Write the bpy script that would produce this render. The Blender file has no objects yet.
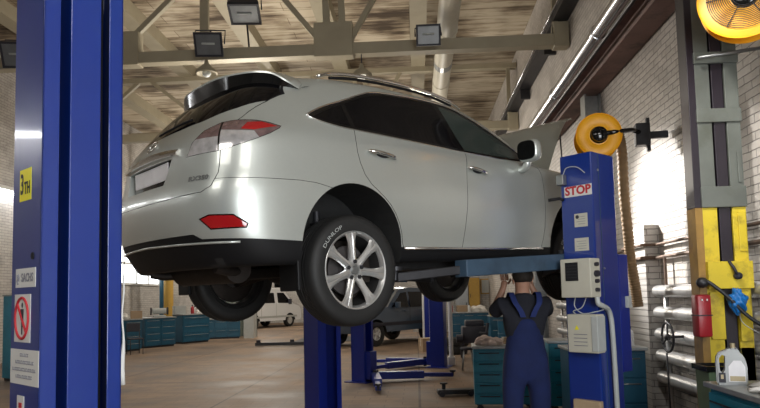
import bpy, bmesh, math, random
from mathutils import Vector, Matrix
from mathutils.bvhtree import BVHTree
random.seed(7)
PI = math.pi
SC = bpy.context.scene
COL = SC.collection

# ---------------------------------------------------------------- camera
camd = bpy.data.cameras.new('camera')
cam = bpy.data.objects.new('camera', camd); COL.objects.link(cam)
R_ = Vector((0.9980866, 0.0575701, -0.0225568)); D_ = Vector((-0.0265783, 0.0700712, -0.9971879)); F_ = Vector((-0.0558276, 0.9958794, 0.0714672))
M = Matrix(((R_.x, -D_.x, -F_.x, 0), (R_.y, -D_.y, -F_.y, 0), (R_.z, -D_.z, -F_.z, 1.55), (0, 0, 0, 1)))
cam.matrix_world = M
camd.sensor_fit = 'HORIZONTAL'; camd.sensor_width = 36.0
camd.lens = 36.0 * 640 / 760
camd.shift_y = 46.0 / 760
camd.clip_start = 0.05; camd.clip_end = 200
SC.camera = cam

# ---------------------------------------------------------------- world + exposure
w = bpy.data.worlds.new('world'); SC.world = w; w.use_nodes = True
w.node_tree.nodes['Background'].inputs[0].default_value = (0.75, 0.82, 0.9, 1)
w.node_tree.nodes['Background'].inputs[1].default_value = 0.3
SC.view_settings.view_transform = 'Standard'
SC.view_settings.look = 'None'
SC.view_settings.gamma = 1.0
SC.view_settings.exposure = 0.28
SC.view_settings.use_curve_mapping = False

# ---------------------------------------------------------------- lights
def point(loc, power, radius=0.35, col=(1, 0.93, 0.82)):
    l = bpy.data.lights.new('fill_point', 'POINT'); l.energy = power; l.shadow_soft_size = radius; l.color = col
    o = bpy.data.objects.new('fill_point', l); COL.objects.link(o); o.location = loc; return o
def area(loc, target, sx, sy, power, col=(1, 0.96, 0.9)):
    l = bpy.data.lights.new('fill_area', 'AREA'); l.shape = 'RECTANGLE'; l.size = sx; l.size_y = sy; l.energy = power; l.color = col
    o = bpy.data.objects.new('fill_area', l); COL.objects.link(o); o.location = loc
    o.rotation_euler = (Vector(target) - Vector(loc)).to_track_quat('-Z', 'Y').to_euler(); return o
def spot(loc, target, power, ang, blend=0.6, rad=0.15, col=(1, 0.97, 0.93)):
    l = bpy.data.lights.new('glare_spot', 'SPOT'); l.energy = power; l.spot_size = math.radians(ang); l.spot_blend = blend; l.shadow_soft_size = rad; l.color = col
    o = bpy.data.objects.new('glare_spot', l); COL.objects.link(o); o.location = loc
    o.rotation_euler = (Vector(target) - Vector(loc)).to_track_quat('-Z', 'Y').to_euler(); return o
LIGHTS = True
# added fill lights above and behind the camera, with no fixtures there
area((-3.5, -1.5, 5.2), (-1.0, 5.0, 2.0), 3.0, 1.2, 80)
area((1.2, -2.0, 5.2), (0.5, 6.0, 2.0), 2.5, 1.2, 60)
# added broad cool light right of the camera, brightening the car's flank
area((2.85, -0.8, 2.1), (0.2, 5.2, 1.7), 4.0, 2.8, 350, (0.93, 0.97, 1.0))
# added fill lights down the hall, placed out of view behind the car
for L in ((-3.4, 12.8, 4.8, 160), (-4.0, 15.0, 4.8, 230), (0.3, 17.5, 4.8, 140), (-6.0, 24.0, 5.2, 480), (-1.0, 29.0, 5.2, 330), (-8.5, 33.0, 5.2, 520)):
    point(L[:3], L[3])
spot((0.7, 9.8, 4.0), (3.0, 7.9, 2.3), 1900, 42, 1.0)  # added spot that makes the bright patch on the right wall
spot((0.9, 3.6, 4.6), (3.0, 5.7, 2.35), 500, 40, 1.0)  # second added spot, for the wall glare beside the yellow post

# ---------------------------------------------------------------- materials
def nt(name):
    m = bpy.data.materials.new(name); m.use_nodes = True
    return m, m.node_tree, m.node_tree.nodes['Principled BSDF']
def mat(name, col, rough=0.5, metal=0.0, var=0.06, scale=14.0, bump=0.0, coat=0.0, spec=None, dirt=None, dirt_amt=0.5, dirt_scale=3.0):
    m, t, b = nt(name); N = t.nodes; Lk = t.links
    tc = N.new('ShaderNodeTexCoord'); no = N.new('ShaderNodeTexNoise'); no.inputs['Scale'].default_value = scale; no.inputs['Detail'].default_value = 4
    Lk.new(tc.outputs['Object'], no.inputs['Vector'])
    mx = N.new('ShaderNodeMix'); mx.data_type = 'RGBA'
    c = Vector(col)
    mx.inputs[6].default_value = (*[max(0, x * (1 - var * 2)) for x in c], 1); mx.inputs[7].default_value = (*[min(1, x * (1 + var * 2)) for x in c], 1)
    Lk.new(no.outputs['Fac'], mx.inputs[0]); out = mx.outputs[2]
    if dirt is not None:
        n2 = N.new('ShaderNodeTexNoise'); n2.inputs['Scale'].default_value = dirt_scale; n2.inputs['Detail'].default_value = 6; n2.inputs['Roughness'].default_value = 0.65
        Lk.new(tc.outputs['Object'], n2.inputs['Vector'])
        r = N.new('ShaderNodeValToRGB'); r.color_ramp.elements[0].position = 0.5; r.color_ramp.elements[1].position = 0.72
        r.color_ramp.elements[0].color = (0, 0, 0, 1); r.color_ramp.elements[1].color = (dirt_amt,) * 3 + (1,)
        Lk.new(n2.outputs['Fac'], r.inputs[0])
        m2 = N.new('ShaderNodeMix'); m2.data_type = 'RGBA'; Lk.new(r.outputs[0], m2.inputs[0]); Lk.new(out, m2.inputs[6]); m2.inputs[7].default_value = (*dirt, 1); out = m2.outputs[2]
    Lk.new(out, b.inputs['Base Color'])
    b.inputs['Roughness'].default_value = rough; b.inputs['Metallic'].default_value = metal
    if coat: b.inputs['Coat Weight'].default_value = coat; b.inputs['Coat Roughness'].default_value = 0.06
    if spec is not None: b.inputs['Specular IOR Level'].default_value = spec
    if bump:
        bp = N.new('ShaderNodeBump'); bp.inputs['Strength'].default_value = bump; bp.inputs['Distance'].default_value = 0.01
        Lk.new(no.outputs['Fac'], bp.inputs['Height']); Lk.new(bp.outputs[0], b.inputs['Normal'])
    return m
def emis(name, col, s):
    m, t, b = nt(name); b.inputs['Base Color'].default_value = (*col, 1); b.inputs['Emission Color'].default_value = (*col, 1); b.inputs['Emission Strength'].default_value = s; return m

def brick_mat(name, axes, c1, c2, mortar, stain=(0.12, 0.10, 0.09), stain_amt=0.55, rough=0.45, low_dirt=True):
    m, t, b = nt(name); N = t.nodes; L = t.links
    g = N.new('ShaderNodeNewGeometry'); s = N.new('ShaderNodeSeparateXYZ'); L.new(g.outputs['Position'], s.inputs[0])
    cb = N.new('ShaderNodeCombineXYZ'); L.new(s.outputs[axes], cb.inputs[0]); L.new(s.outputs['Z'], cb.inputs[1])
    n0 = N.new('ShaderNodeTexNoise'); n0.inputs['Scale'].default_value = 6; L.new(cb.outputs[0], n0.inputs['Vector'])
    wv = N.new('ShaderNodeVectorMath'); wv.operation = 'SCALE'; wv.inputs['Scale'].default_value = 0.02; L.new(n0.outputs['Color'], wv.inputs[0])
    ad = N.new('ShaderNodeVectorMath'); L.new(cb.outputs[0], ad.inputs[0]); L.new(wv.outputs[0], ad.inputs[1])
    br = N.new('ShaderNodeTexBrick'); L.new(ad.outputs[0], br.inputs['Vector'])
    br.inputs['Scale'].default_value = 1.0; br.inputs['Brick Width'].default_value = 0.26; br.inputs['Row Height'].default_value = 0.077
    br.inputs['Mortar Size'].default_value = 0.006; br.inputs['Mortar Smooth'].default_value = 0.5; br.inputs['Bias'].default_value = 0.0
    br.inputs['Color1'].default_value = (*c1, 1); br.inputs['Color2'].default_value = (*c2, 1); br.inputs['Mortar'].default_value = (*mortar, 1)
    n1 = N.new('ShaderNodeTexNoise'); n1.inputs['Scale'].default_value = 1.3; n1.inputs['Detail'].default_value = 7; n1.inputs['Roughness'].default_value = 0.65; L.new(cb.outputs[0], n1.inputs['Vector'])
    r = N.new('ShaderNodeValToRGB'); r.color_ramp.elements[0].position = 0.47; r.color_ramp.elements[1].position = 0.70
    r.color_ramp.elements[0].color = (0, 0, 0, 1); r.color_ramp.elements[1].color = (stain_amt,) * 3 + (1,)
    L.new(n1.outputs['Fac'], r.inputs[0])
    mx = N.new('ShaderNodeMix'); mx.data_type = 'RGBA'; L.new(r.outputs[0], mx.inputs[0]); L.new(br.outputs['Color'], mx.inputs[6]); mx.inputs[7].default_value = (*stain, 1)
    L.new(mx.outputs[2], b.inputs['Base Color']); b.inputs['Roughness'].default_value = rough
    n3 = N.new('ShaderNodeTexNoise'); n3.inputs['Scale'].default_value = 22; n3.inputs['Detail'].default_value = 5; L.new(cb.outputs[0], n3.inputs['Vector'])
    mt = N.new('ShaderNodeMath'); mt.operation = 'MULTIPLY_ADD'; L.new(br.outputs['Fac'], mt.inputs[0]); mt.inputs[1].default_value = -1.0; L.new(n3.outputs['Fac'], mt.inputs[2])
    bp = N.new('ShaderNodeBump'); bp.inputs['Strength'].default_value = 0.8; bp.inputs['Distance'].default_value = 0.012; L.new(mt.outputs[0], bp.inputs['Height']); L.new(bp.outputs[0], b.inputs['Normal'])
    return m
def ceiling_mat():
    m, t, b = nt('whitewashed_boards'); N = t.nodes; L = t.links
    g = N.new('ShaderNodeNewGeometry'); s = N.new('ShaderNodeSeparateXYZ'); L.new(g.outputs['Position'], s.inputs[0])
    cb = N.new('ShaderNodeCombineXYZ'); L.new(s.outputs['X'], cb.inputs[0]); L.new(s.outputs['Y'], cb.inputs[1])
    mp = N.new('ShaderNodeMapping'); mp.inputs['Scale'].default_value = (0.35, 3.2, 1); L.new(cb.outputs[0], mp.inputs[0])
    n1 = N.new('ShaderNodeTexNoise'); n1.inputs['Scale'].default_value = 1.6; n1.inputs['Detail'].default_value = 8; n1.inputs['Roughness'].default_value = 0.7; L.new(mp.outputs[0], n1.inputs['Vector'])
    n2 = N.new('ShaderNodeTexNoise'); n2.inputs['Scale'].default_value = 0.55; n2.inputs['Detail'].default_value = 3; L.new(cb.outputs[0], n2.inputs['Vector'])
    ad = N.new('ShaderNodeMath'); ad.operation = 'ADD'; L.new(n1.outputs['Fac'], ad.inputs[0]); L.new(n2.outputs['Fac'], ad.inputs[1])
    r = N.new('ShaderNodeValToRGB'); e = r.color_ramp.elements
    e[0].position = 0.74; e[0].color = (0.07, 0.045, 0.025, 1); e[1].position = 1.03; e[1].color = (0.58, 0.50, 0.38, 1)
    e2 = e.new(0.87); e2.color = (0.30, 0.235, 0.16, 1)
    sc = N.new('ShaderNodeMath'); sc.operation = 'MULTIPLY'; sc.inputs[1].default_value = 0.93; L.new(ad.outputs[0], sc.inputs[0]); L.new(sc.outputs[0], r.inputs[0])
    br = N.new('ShaderNodeTexBrick'); L.new(cb.outputs[0], br.inputs['Vector']); br.inputs['Scale'].default_value = 1; br.inputs['Brick Width'].default_value = 6.0; br.inputs['Row Height'].default_value = 0.42; br.inputs['Mortar Size'].default_value = 0.012; br.inputs['Mortar Smooth'].default_value = 0.7
    br.inputs['Color1'].default_value = (1, 1, 1, 1); br.inputs['Color2'].default_value = (0.80, 0.79, 0.76, 1); br.inputs['Mortar'].default_value = (0.35, 0.3, 0.25, 1)
    mx = N.new('ShaderNodeMix'); mx.data_type = 'RGBA'; mx.blend_type = 'MULTIPLY'; mx.inputs[0].default_value = 1; L.new(r.outputs[0], mx.inputs[6]); L.new(br.outputs['Color'], mx.inputs[7])
    L.new(mx.outputs[2], b.inputs['Base Color']); b.inputs['Roughness'].default_value = 0.8
    return m
def floor_mat():
    m, t, b = nt('worn_concrete_floor'); N = t.nodes; L = t.links
    g = N.new('ShaderNodeNewGeometry')
    n1 = N.new('ShaderNodeTexNoise'); n1.inputs['Scale'].default_value = 0.7; n1.inputs['Detail'].default_value = 8; n1.inputs['Roughness'].default_value = 0.62; L.new(g.outputs['Position'], n1.inputs['Vector'])
    r = N.new('ShaderNodeValToRGB'); e = r.color_ramp.elements
    e[0].position = 0.36; e[0].color = (0.11, 0.074, 0.050, 1); e[1].position = 0.62; e[1].color = (0.30, 0.205, 0.135, 1)
    L.new(n1.outputs['Fac'], r.inputs[0])
    br = N.new('ShaderNodeTexBrick'); L.new(g.outputs['Position'], br.inputs['Vector']); br.inputs['Scale'].default_value = 1; br.inputs['Brick Width'].default_value = 3.0; br.inputs['Row Height'].default_value = 3.0; br.inputs['Mortar Size'].default_value = 0.02; br.offset = 0
    br.inputs['Color1'].default_value = (1, 1, 1, 1); br.inputs['Color2'].default_value = (0.86, 0.86, 0.86, 1); br.inputs['Mortar'].default_value = (0.45, 0.42, 0.4, 1)
    mx = N.new('ShaderNodeMix'); mx.data_type = 'RGBA'; mx.blend_type = 'MULTIPLY'; mx.inputs[0].default_value = 1; L.new(r.outputs[0], mx.inputs[6]); L.new(br.outputs['Color'], mx.inputs[7])
    b2 = N.new('ShaderNodeTexBrick'); L.new(g.outputs['Position'], b2.inputs['Vector']); b2.inputs['Scale'].default_value = 1; b2.inputs['Brick Width'].default_value = 0.5; b2.inputs['Row Height'].default_value = 0.22; b2.inputs['Mortar Size'].default_value = 0.012; b2.inputs['Mortar Smooth'].default_value = 0.8
    b2.inputs['Color1'].default_value = (1, 1, 1, 1); b2.inputs['Color2'].default_value = (0.84, 0.83, 0.82, 1); b2.inputs['Mortar'].default_value = (0.66, 0.63, 0.6, 1)
    m3 = N.new('ShaderNodeMix'); m3.data_type = 'RGBA'; m3.blend_type = 'MULTIPLY'; m3.inputs[0].default_value = 1; L.new(mx.outputs[2], m3.inputs[6]); L.new(b2.outputs['Color'], m3.inputs[7])
    L.new(m3.outputs[2], b.inputs['Base Color'])
    r2 = N.new('ShaderNodeMapRange'); r2.inputs[1].default_value = 0.3; r2.inputs[2].default_value = 0.7; r2.inputs[3].default_value = 0.5; r2.inputs[4].default_value = 0.8; L.new(n1.outputs['Fac'], r2.inputs[0]); L.new(r2.outputs[0], b.inputs['Roughness'])
    return m

MT = {}
MT['paint'] = mat('silver_car_paint', (0.53, 0.56, 0.53), 0.34, 0.55, 0.015, 60, coat=0.9)
MT['blackplastic'] = mat('black_plastic', (0.009, 0.009, 0.010), 0.5, spec=0.2)
MT['well'] = mat('wheel_well_lining', (0.01, 0.01, 0.01), 0.85, var=0.2, bump=0.3)
MT['under'] = mat('underbody_coating', (0.012, 0.011, 0.011), 0.8, var=0.3, bump=0.4)
MT['glass'] = mat('privacy_glass', (0.003, 0.003, 0.004), 0.05, 0.0, spec=0.28)
MT['glassfront'] = mat('green_tinted_glass', (0.035, 0.045, 0.04), 0.06, 0.0, spec=0.5)
MT['gloss'] = mat('gloss_black_trim', (0.006, 0.006, 0.006), 0.1)
MT['chrome'] = mat('chrome', (0.82, 0.82, 0.8), 0.12, 1.0, 0.01)
MT['alloy'] = mat('alloy_wheel_silver', (0.66, 0.66, 0.65), 0.28, 0.75, 0.02, coat=0.5)
MT['darkalloy'] = mat('dark_wheel_barrel', (0.13, 0.12, 0.12), 0.45, 0.7)
MT['rubber'] = mat('tyre_rubber', (0.014, 0.014, 0.014), 0.62, var=0.15, scale=40)
MT['redlens'] = mat('red_lens', (0.35, 0.01, 0.012), 0.1, coat=1.0)
MT['clearlens'] = mat('clear_lamp_lens', (0.62, 0.60, 0.60), 0.12, 0.5, 0.30, 18, coat=1.0)
MT['pinklens'] = mat('smoked_pink_lens', (0.26, 0.17, 0.17), 0.14, 0.5, 0.4, 18, coat=1.0)
MT['plate'] = mat('white_plate', (0.72, 0.71, 0.73), 0.5)
MT['iron'] = mat('rusty_iron', (0.035, 0.028, 0.024), 0.6, 0.6, 0.3)
MT['blue'] = mat('blue_lift_paint', (0.004, 0.026, 0.21), 0.28, 0.0, 0.08, 3, coat=0.6, dirt=(0.02, 0.05, 0.16), dirt_amt=0.35)
MT['blue2'] = mat('royal_blue_lift_paint', (0.004, 0.018, 0.22), 0.33, 0.0, 0.06, 5, coat=0.2)
MT['armblue'] = mat('worn_blue_arm_paint', (0.045, 0.082, 0.13), 0.4, 0.1, 0.2, 8, dirt=(0.015, 0.02, 0.03), dirt_amt=0.5)
MT['steel'] = mat('grey_steel', (0.30, 0.31, 0.31), 0.38, 0.8, 0.12)
MT['darksteel'] = mat('dark_steel', (0.045, 0.045, 0.05), 0.45, 0.6, 0.15)
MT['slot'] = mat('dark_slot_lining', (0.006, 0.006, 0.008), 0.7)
MT['yellow'] = mat('yellow_post_paint', (0.62, 0.47, 0.025), 0.4, 0.0, 0.06, 7, dirt=(0.12, 0.08, 0.02), dirt_amt=0.75, dirt_scale=6)
MT['brownside'] = mat('brown_post_side', (0.27, 0.15, 0.03), 0.5, 0.0, 0.3, 5, dirt=(0.05, 0.02, 0.02), dirt_amt=0.8)
MT['greypost'] = mat('grey_post_paint', (0.115, 0.125, 0.11), 0.45, 0.1, 0.18, 4, dirt=(0.06, 0.065, 0.04), dirt_amt=0.5)
MT['maroon'] = mat('dark_maroon_paint', (0.014, 0.009, 0.015), 0.4, 0.0, 0.2, 6)
MT['orange'] = mat('orange_reel_paint', (0.95, 0.42, 0.012), 0.42, 0.0, 0.06, 10)
MT['red'] = mat('red_paint', (0.33, 0.012, 0.02), 0.35, 0.0, 0.1, 8, dirt=(0.05, 0.01, 0.01), dirt_amt=0.6)
MT['green'] = mat('green_bin_plastic', (0.075, 0.125, 0.06), 0.55, 0.0, 0.15)
MT['pipe'] = mat('silver_painted_pipe', (0.55, 0.55, 0.55), 0.30, 0.55, 0.08, 6, dirt=(0.12, 0.09, 0.07), dirt_amt=0.5, dirt_scale=5)
MT['brightpipe'] = mat('galvanised_pipe', (0.62, 0.63, 0.66), 0.22, 0.9, 0.06, 8)
MT['rustpipe'] = mat('rusty_thin_pipe', (0.13, 0.085, 0.06), 0.6, 0.3, 0.3, 9)
MT['beam'] = mat('brown_primer_beam', (0.22, 0.135, 0.12), 0.65, 0.0, 0.25, 2.5, dirt=(0.04, 0.03, 0.025), dirt_amt=0.7)
MT['truss'] = mat('olive_grey_truss_paint', (0.33, 0.29, 0.205), 0.6, 0.0, 0.08, 3)
MT['cream'] = mat('cream_duct_paint', (0.62, 0.58, 0.47), 0.5, 0.0, 0.06, 4)
MT['white'] = mat('white_sticker', (0.66, 0.66, 0.64), 0.5, var=0.03)
MT['whitegloss'] = mat('white_vehicle_paint', (0.74, 0.76, 0.78), 0.3, coat=0.5, var=0.02)
MT['ylabel'] = mat('yellow_sticker', (0.85, 0.78, 0.03), 0.5, var=0.03)
MT['ink'] = mat('black_ink', (0.02, 0.02, 0.03), 0.6)
MT['greyink'] = mat('grey_ink', (0.22, 0.22, 0.25), 0.6)
MT['redink'] = mat('red_ink', (0.45, 0.02, 0.03), 0.6)
MT['beige'] = mat('beige_box_enamel', (0.52, 0.50, 0.42), 0.42, 0.0, 0.05, 9)
MT['woodbeige'] = mat('beige_metal_plate', (0.42, 0.31, 0.20), 0.5, 0.0, 0.1)
MT['conduit'] = mat('grey_plastic_conduit', (0.42, 0.44, 0.43), 0.45)
MT['teal'] = mat('turquoise_cabinet_paint', (0.014, 0.24, 0.36), 0.38, 0.0, 0.08, 6, dirt=(0.02, 0.05, 0.06), dirt_amt=0.5)
MT['tealblue'] = mat('blue_cabinet_paint', (0.010, 0.085, 0.15), 0.38, 0.0, 0.08, 6, dirt=(0.01, 0.03, 0.06), dirt_amt=0.5)
MT['benchtop'] = mat('worn_metal_worktop', (0.36, 0.38, 0.38), 0.4, 0.4, 0.15)
MT['cloth'] = mat('white_rag', (0.72, 0.69, 0.64), 0.9, 0.0, 0.08, 12, bump=0.4)
MT['pinkcloth'] = mat('pale_pink_rag', (0.62, 0.50, 0.45), 0.9, 0.0, 0.1, 12, bump=0.4)
MT['canister'] = mat('silver_oil_canister', (0.34, 0.35, 0.35), 0.35, 0.4, 0.03)
MT['gold'] = mat('gold_label', (0.40, 0.33, 0.20), 0.4, 0.2)
MT['bluebag'] = mat('bright_blue_plastic_bag', (0.012, 0.16, 0.48), 0.3, 0.0, 0.25, 18, bump=0.5)
MT['hose'] = mat('brown_corrugated_hose', (0.22, 0.135, 0.06), 0.6, 0.0, 0.15)
MT['skin'] = mat('skin', (0.45, 0.24, 0.16), 0.55, 0.0, 0.05)
MT['hair'] = mat('dark_hair', (0.02, 0.014, 0.01), 0.75, 0.0, 0.3, 60, bump=0.6)
MT['shirt'] = mat('black_t_shirt', (0.010, 0.011, 0.018), 0.9, 0.0, 0.15, 10, bump=0.2)
MT['overall'] = mat('blue_overalls', (0.005, 0.013, 0.07), 0.9, 0.0, 0.2, 8, bump=0.4)
MT['strap'] = mat('lighter_blue_strap', (0.008, 0.02, 0.11), 0.85)
MT['shoe'] = mat('black_leather_shoe', (0.012, 0.011, 0.01), 0.5)
MT['suv'] = mat('dark_blue_vehicle_paint', (0.05, 0.075, 0.115), 0.28, 0.3, 0.03, coat=0.7)
MT['tarp'] = mat('grey_green_tarp', (0.13, 0.15, 0.13), 0.8, 0.0, 0.15, 2, bump=0.3)
MT['yellowdoor'] = mat('ochre_wood', (0.42, 0.25, 0.04), 0.5, 0.0, 0.1)
MT['cardboard'] = mat('cardboard', (0.34, 0.24, 0.15), 0.8)
MT['lampglass'] = mat('floodlight_reflector_glass', (0.16, 0.17, 0.18), 0.3, 0.2, 0.2, 5)
MT['bulb'] = emis('lit_bulb', (1, 0.95, 0.85), 0.9)
MT['tube'] = emis('lit_tube', (0.95, 0.97, 1.0), 14.0)
MT['brickR'] = brick_mat('white_painted_brick', 'Y', (0.60, 0.555, 0.51), (0.50, 0.46, 0.42), (0.22, 0.20, 0.185), (0.19, 0.165, 0.15), 0.5, 0.42)
MT['brickL'] = brick_mat('old_white_brick', 'Y', (0.55, 0.52, 0.48), (0.46, 0.43, 0.40), (0.2, 0.18, 0.17))
MT['brickB'] = brick_mat('back_white_brick', 'X', (0.55, 0.53, 0.50), (0.47, 0.45, 0.43), (0.2, 0.19, 0.18))
MT['ceil'] = ceiling_mat(); MT['floor'] = floor_mat()

# ---------------------------------------------------------------- mesh helpers
def link(name, bm, m, parent=None, smooth=False, angle=None):
    me = bpy.data.meshes.new(name)
    bmesh.ops.recalc_face_normals(bm, faces=bm.faces[:])
    bm.to_mesh(me); bm.free()
    for mm in (m if isinstance(m, (list, tuple)) else [m]): me.materials.append(MT[mm] if isinstance(mm, str) else mm)
    if smooth:
        me.polygons.foreach_set('use_smooth', [True] * len(me.polygons))
        if angle: me.set_sharp_from_angle(angle=math.radians(angle))
    o = bpy.data.objects.new(name, me); COL.objects.link(o)
    if parent is not None: o.parent = parent
    return o
def empty(name, loc=(0, 0, 0), rz=0.0):
    o = bpy.data.objects.new(name, None); COL.objects.link(o); o.location = loc; o.rotation_euler = (0, 0, rz); o.empty_display_size = 0.1; return o
def tag(o, label, cat, group=None):
    o['label'] = label; o['category'] = cat
    if group: o['group'] = group
    return o
def struct(o): o['kind'] = 'structure'; return o
def B(): return bmesh.new()
def box(bm, lo, hi, bev=0.0, mx=None, mi=0):
    v = [bm.verts.new((x, y, z)) for x in (lo[0], hi[0]) for y in (lo[1], hi[1]) for z in (lo[2], hi[2])]
    F = [bm.faces.new([v[i] for i in q]) for q in ((0, 1, 3, 2), (4, 6, 7, 5), (0, 4, 5, 1), (2, 3, 7, 6), (0, 2, 6, 4), (1, 5, 7, 3))]
    for f in F: f.material_index = mi
    if mx is not None: bmesh.ops.transform(bm, matrix=mx, verts=v)
    if bev > 0:
        ed = set(e for f in F for e in f.edges)
        bmesh.ops.bevel(bm, geom=list(ed), offset=bev, segments=2, affect='EDGES', profile=0.5)
    return bm
def tube(bm, pts, r, n=12, caps=True, mi=0):
    pts = [Vector(p) for p in pts]; rr = r if isinstance(r, (list, tuple)) else [r] * len(pts)
    up = None; rings = []
    for i, p in enumerate(pts):
        t = (pts[min(i + 1, len(pts) - 1)] - pts[max(i - 1, 0)]).normalized()
        if up is None: up = t.orthogonal().normalized()
        up = (up - t * up.dot(t)).normalized(); s = t.cross(up)
        rings.append([bm.verts.new(p + (up * math.cos(a) + s * math.sin(a)) * rr[i]) for a in (2 * PI * k / n for k in range(n))])
    for a, b in zip(rings, rings[1:]):
        for k in range(n): bm.faces.new((a[k], a[(k + 1) % n], b[(k + 1) % n], b[k])).material_index = mi
    if caps: bm.faces.new(rings[0][::-1]).material_index = mi; bm.faces.new(rings[-1]).material_index = mi
    return bm
def lathe(bm, prof, n=32, axis='Z', closed=False, org=(0, 0, 0), mi=0, caps=False):
    """prof: list of (r, h)"""
    rings = []
    for r, h in prof:
        ring = []
        for k in range(n):
            a = 2 * PI * k / n; c, s = r * math.cos(a), r * math.sin(a)
            p = (c, s, h) if axis == 'Z' else ((c, h, s) if axis == 'Y' else (h, c, s))
            ring.append(bm.verts.new(Vector(p) + Vector(org)))
        rings.append(ring)
    pr = list(zip(rings, rings[1:])) + ([(rings[-1], rings[0])] if closed else [])
    for a, b in pr:
        for k in range(n): bm.faces.new((a[k], a[(k + 1) % n], b[(k + 1) % n], b[k])).material_index = mi
    if caps: bm.faces.new(rings[0]); bm.faces.new(rings[-1])
    return bm
def prism(bm, poly, fr, d0, d1, mi=0):
    """poly 2D (a,b); fr: function(a,b,d)->xyz ; closed solid between depths"""
    A = [bm.verts.new(fr(a, b, d0)) for a, b in poly]; C = [bm.verts.new(fr(a, b, d1)) for a, b in poly]
    n = len(poly)
    bm.faces.new(A).material_index = mi; bm.faces.new(C[::-1]).material_index = mi
    for i in range(n): bm.faces.new((A[i], C[i], C[(i + 1) % n], A[(i + 1) % n])).material_index = mi
    return bm
def ellipsoid(bm, c, r, seg=16, rings=10, mi=0, mx=None):
    res = bmesh.ops.create_uvsphere(bm, u_segments=seg, v_segments=rings, radius=1.0)
    m = Matrix.Translation(c) @ (mx if mx is not None else Matrix()) @ Matrix.Diagonal((*r, 1))
    bmesh.ops.transform(bm, matrix=m, verts=res['verts'])
    for v in res['verts']:
        for f in v.link_faces: f.material_index = mi
    return bm
def text_mesh(name, s, size, m, parent, mx, depth=0.0008, bold=0.0, align='CENTER', sx=1.0, italic=0.0):
    c = bpy.data.curves.new(name, 'FONT'); c.body = s; c.size = size; c.extrude = depth; c.align_x = align; c.align_y = 'CENTER'; c.offset = bold; c.shear = italic; c.resolution_u = 3
    c.space_line = 0.95
    t = bpy.data.objects.new(name, c); COL.objects.link(t)
    dg = bpy.context.evaluated_depsgraph_get(); dg.update()
    me = bpy.data.meshes.new_from_object(t.evaluated_get(dg))
    bpy.data.objects.remove(t)
    me.name = name; me.materials.clear(); me.materials.append(MT[m])
    me.transform(mx @ Matrix.Diagonal((sx, 1, 1, 1)))
    o = bpy.data.objects.new(name, me); COL.objects.link(o); o.parent = parent
    return o
def frame(org, xdir, ydir):
    x = Vector(xdir).normalized(); y = Vector(ydir).normalized(); y = (y - x * y.dot(x)).normalized(); z = x.cross(y)
    return Matrix(((x.x, y.x, z.x, org[0]), (x.y, y.y, z.y, org[1]), (x.z, y.z, z.z, org[2]), (0, 0, 0, 1)))
def copy_tree(o, parent=None):
    c = o.copy(); COL.objects.link(c)
    if parent is not None: c.parent = parent
    for ch in list(o.children): copy_tree(ch, c)
    return c
def smooth_curve(P, n=6):
    P = [Vector(p) for p in P]; Q = [P[0] * 2 - P[1]] + P + [P[-1] * 2 - P[-2]]; out = []
    for i in range(1, len(Q) - 2):
        for k in range(n):
            t = k / n; a, b, c, d = Q[i - 1], Q[i], Q[i + 1], Q[i + 2]
            out.append(0.5 * ((2 * b) + (c - a) * t + (2 * a - 5 * b + 4 * c - d) * t * t + (3 * b - a - 3 * c + d) * t ** 3))
    out.append(P[-1]); return out

# ---------------------------------------------------------------- structure: hall shell
XR, XL, YB, YF, ZC = 3.0, -11.0, 40.0, -7.0, 8.40
bm = B(); box(bm, (XL - .3, YF - .3, -0.2), (XR + .3, YB + .3, 0)); struct(link('floor', bm, 'floor'))
bm = B(); box(bm, (XL - .3, YF - .3, ZC), (XR + .3, YB + .3, ZC + .2)); struct(link('ceiling', bm, 'ceil'))
bm = B(); box(bm, (XR, YF, 0), (XR + .3, YB, ZC)); struct(link('wall_right', bm, 'brickR'))
bm = B(); box(bm, (XL - .3, YF, 0), (XL, YB, ZC)); struct(link('wall_left', bm, 'brickL'))
bm = B(); box(bm, (XL - .3, YB, 0), (XR + .3, YB + .3, ZC)); struct(link('wall_back', bm, 'brickB'))
bm = B(); box(bm, (XL - .3, YF - .3, 0), (XR + .3, YF, ZC)); struct(link('wall_front', bm, 'brickB'))

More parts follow.
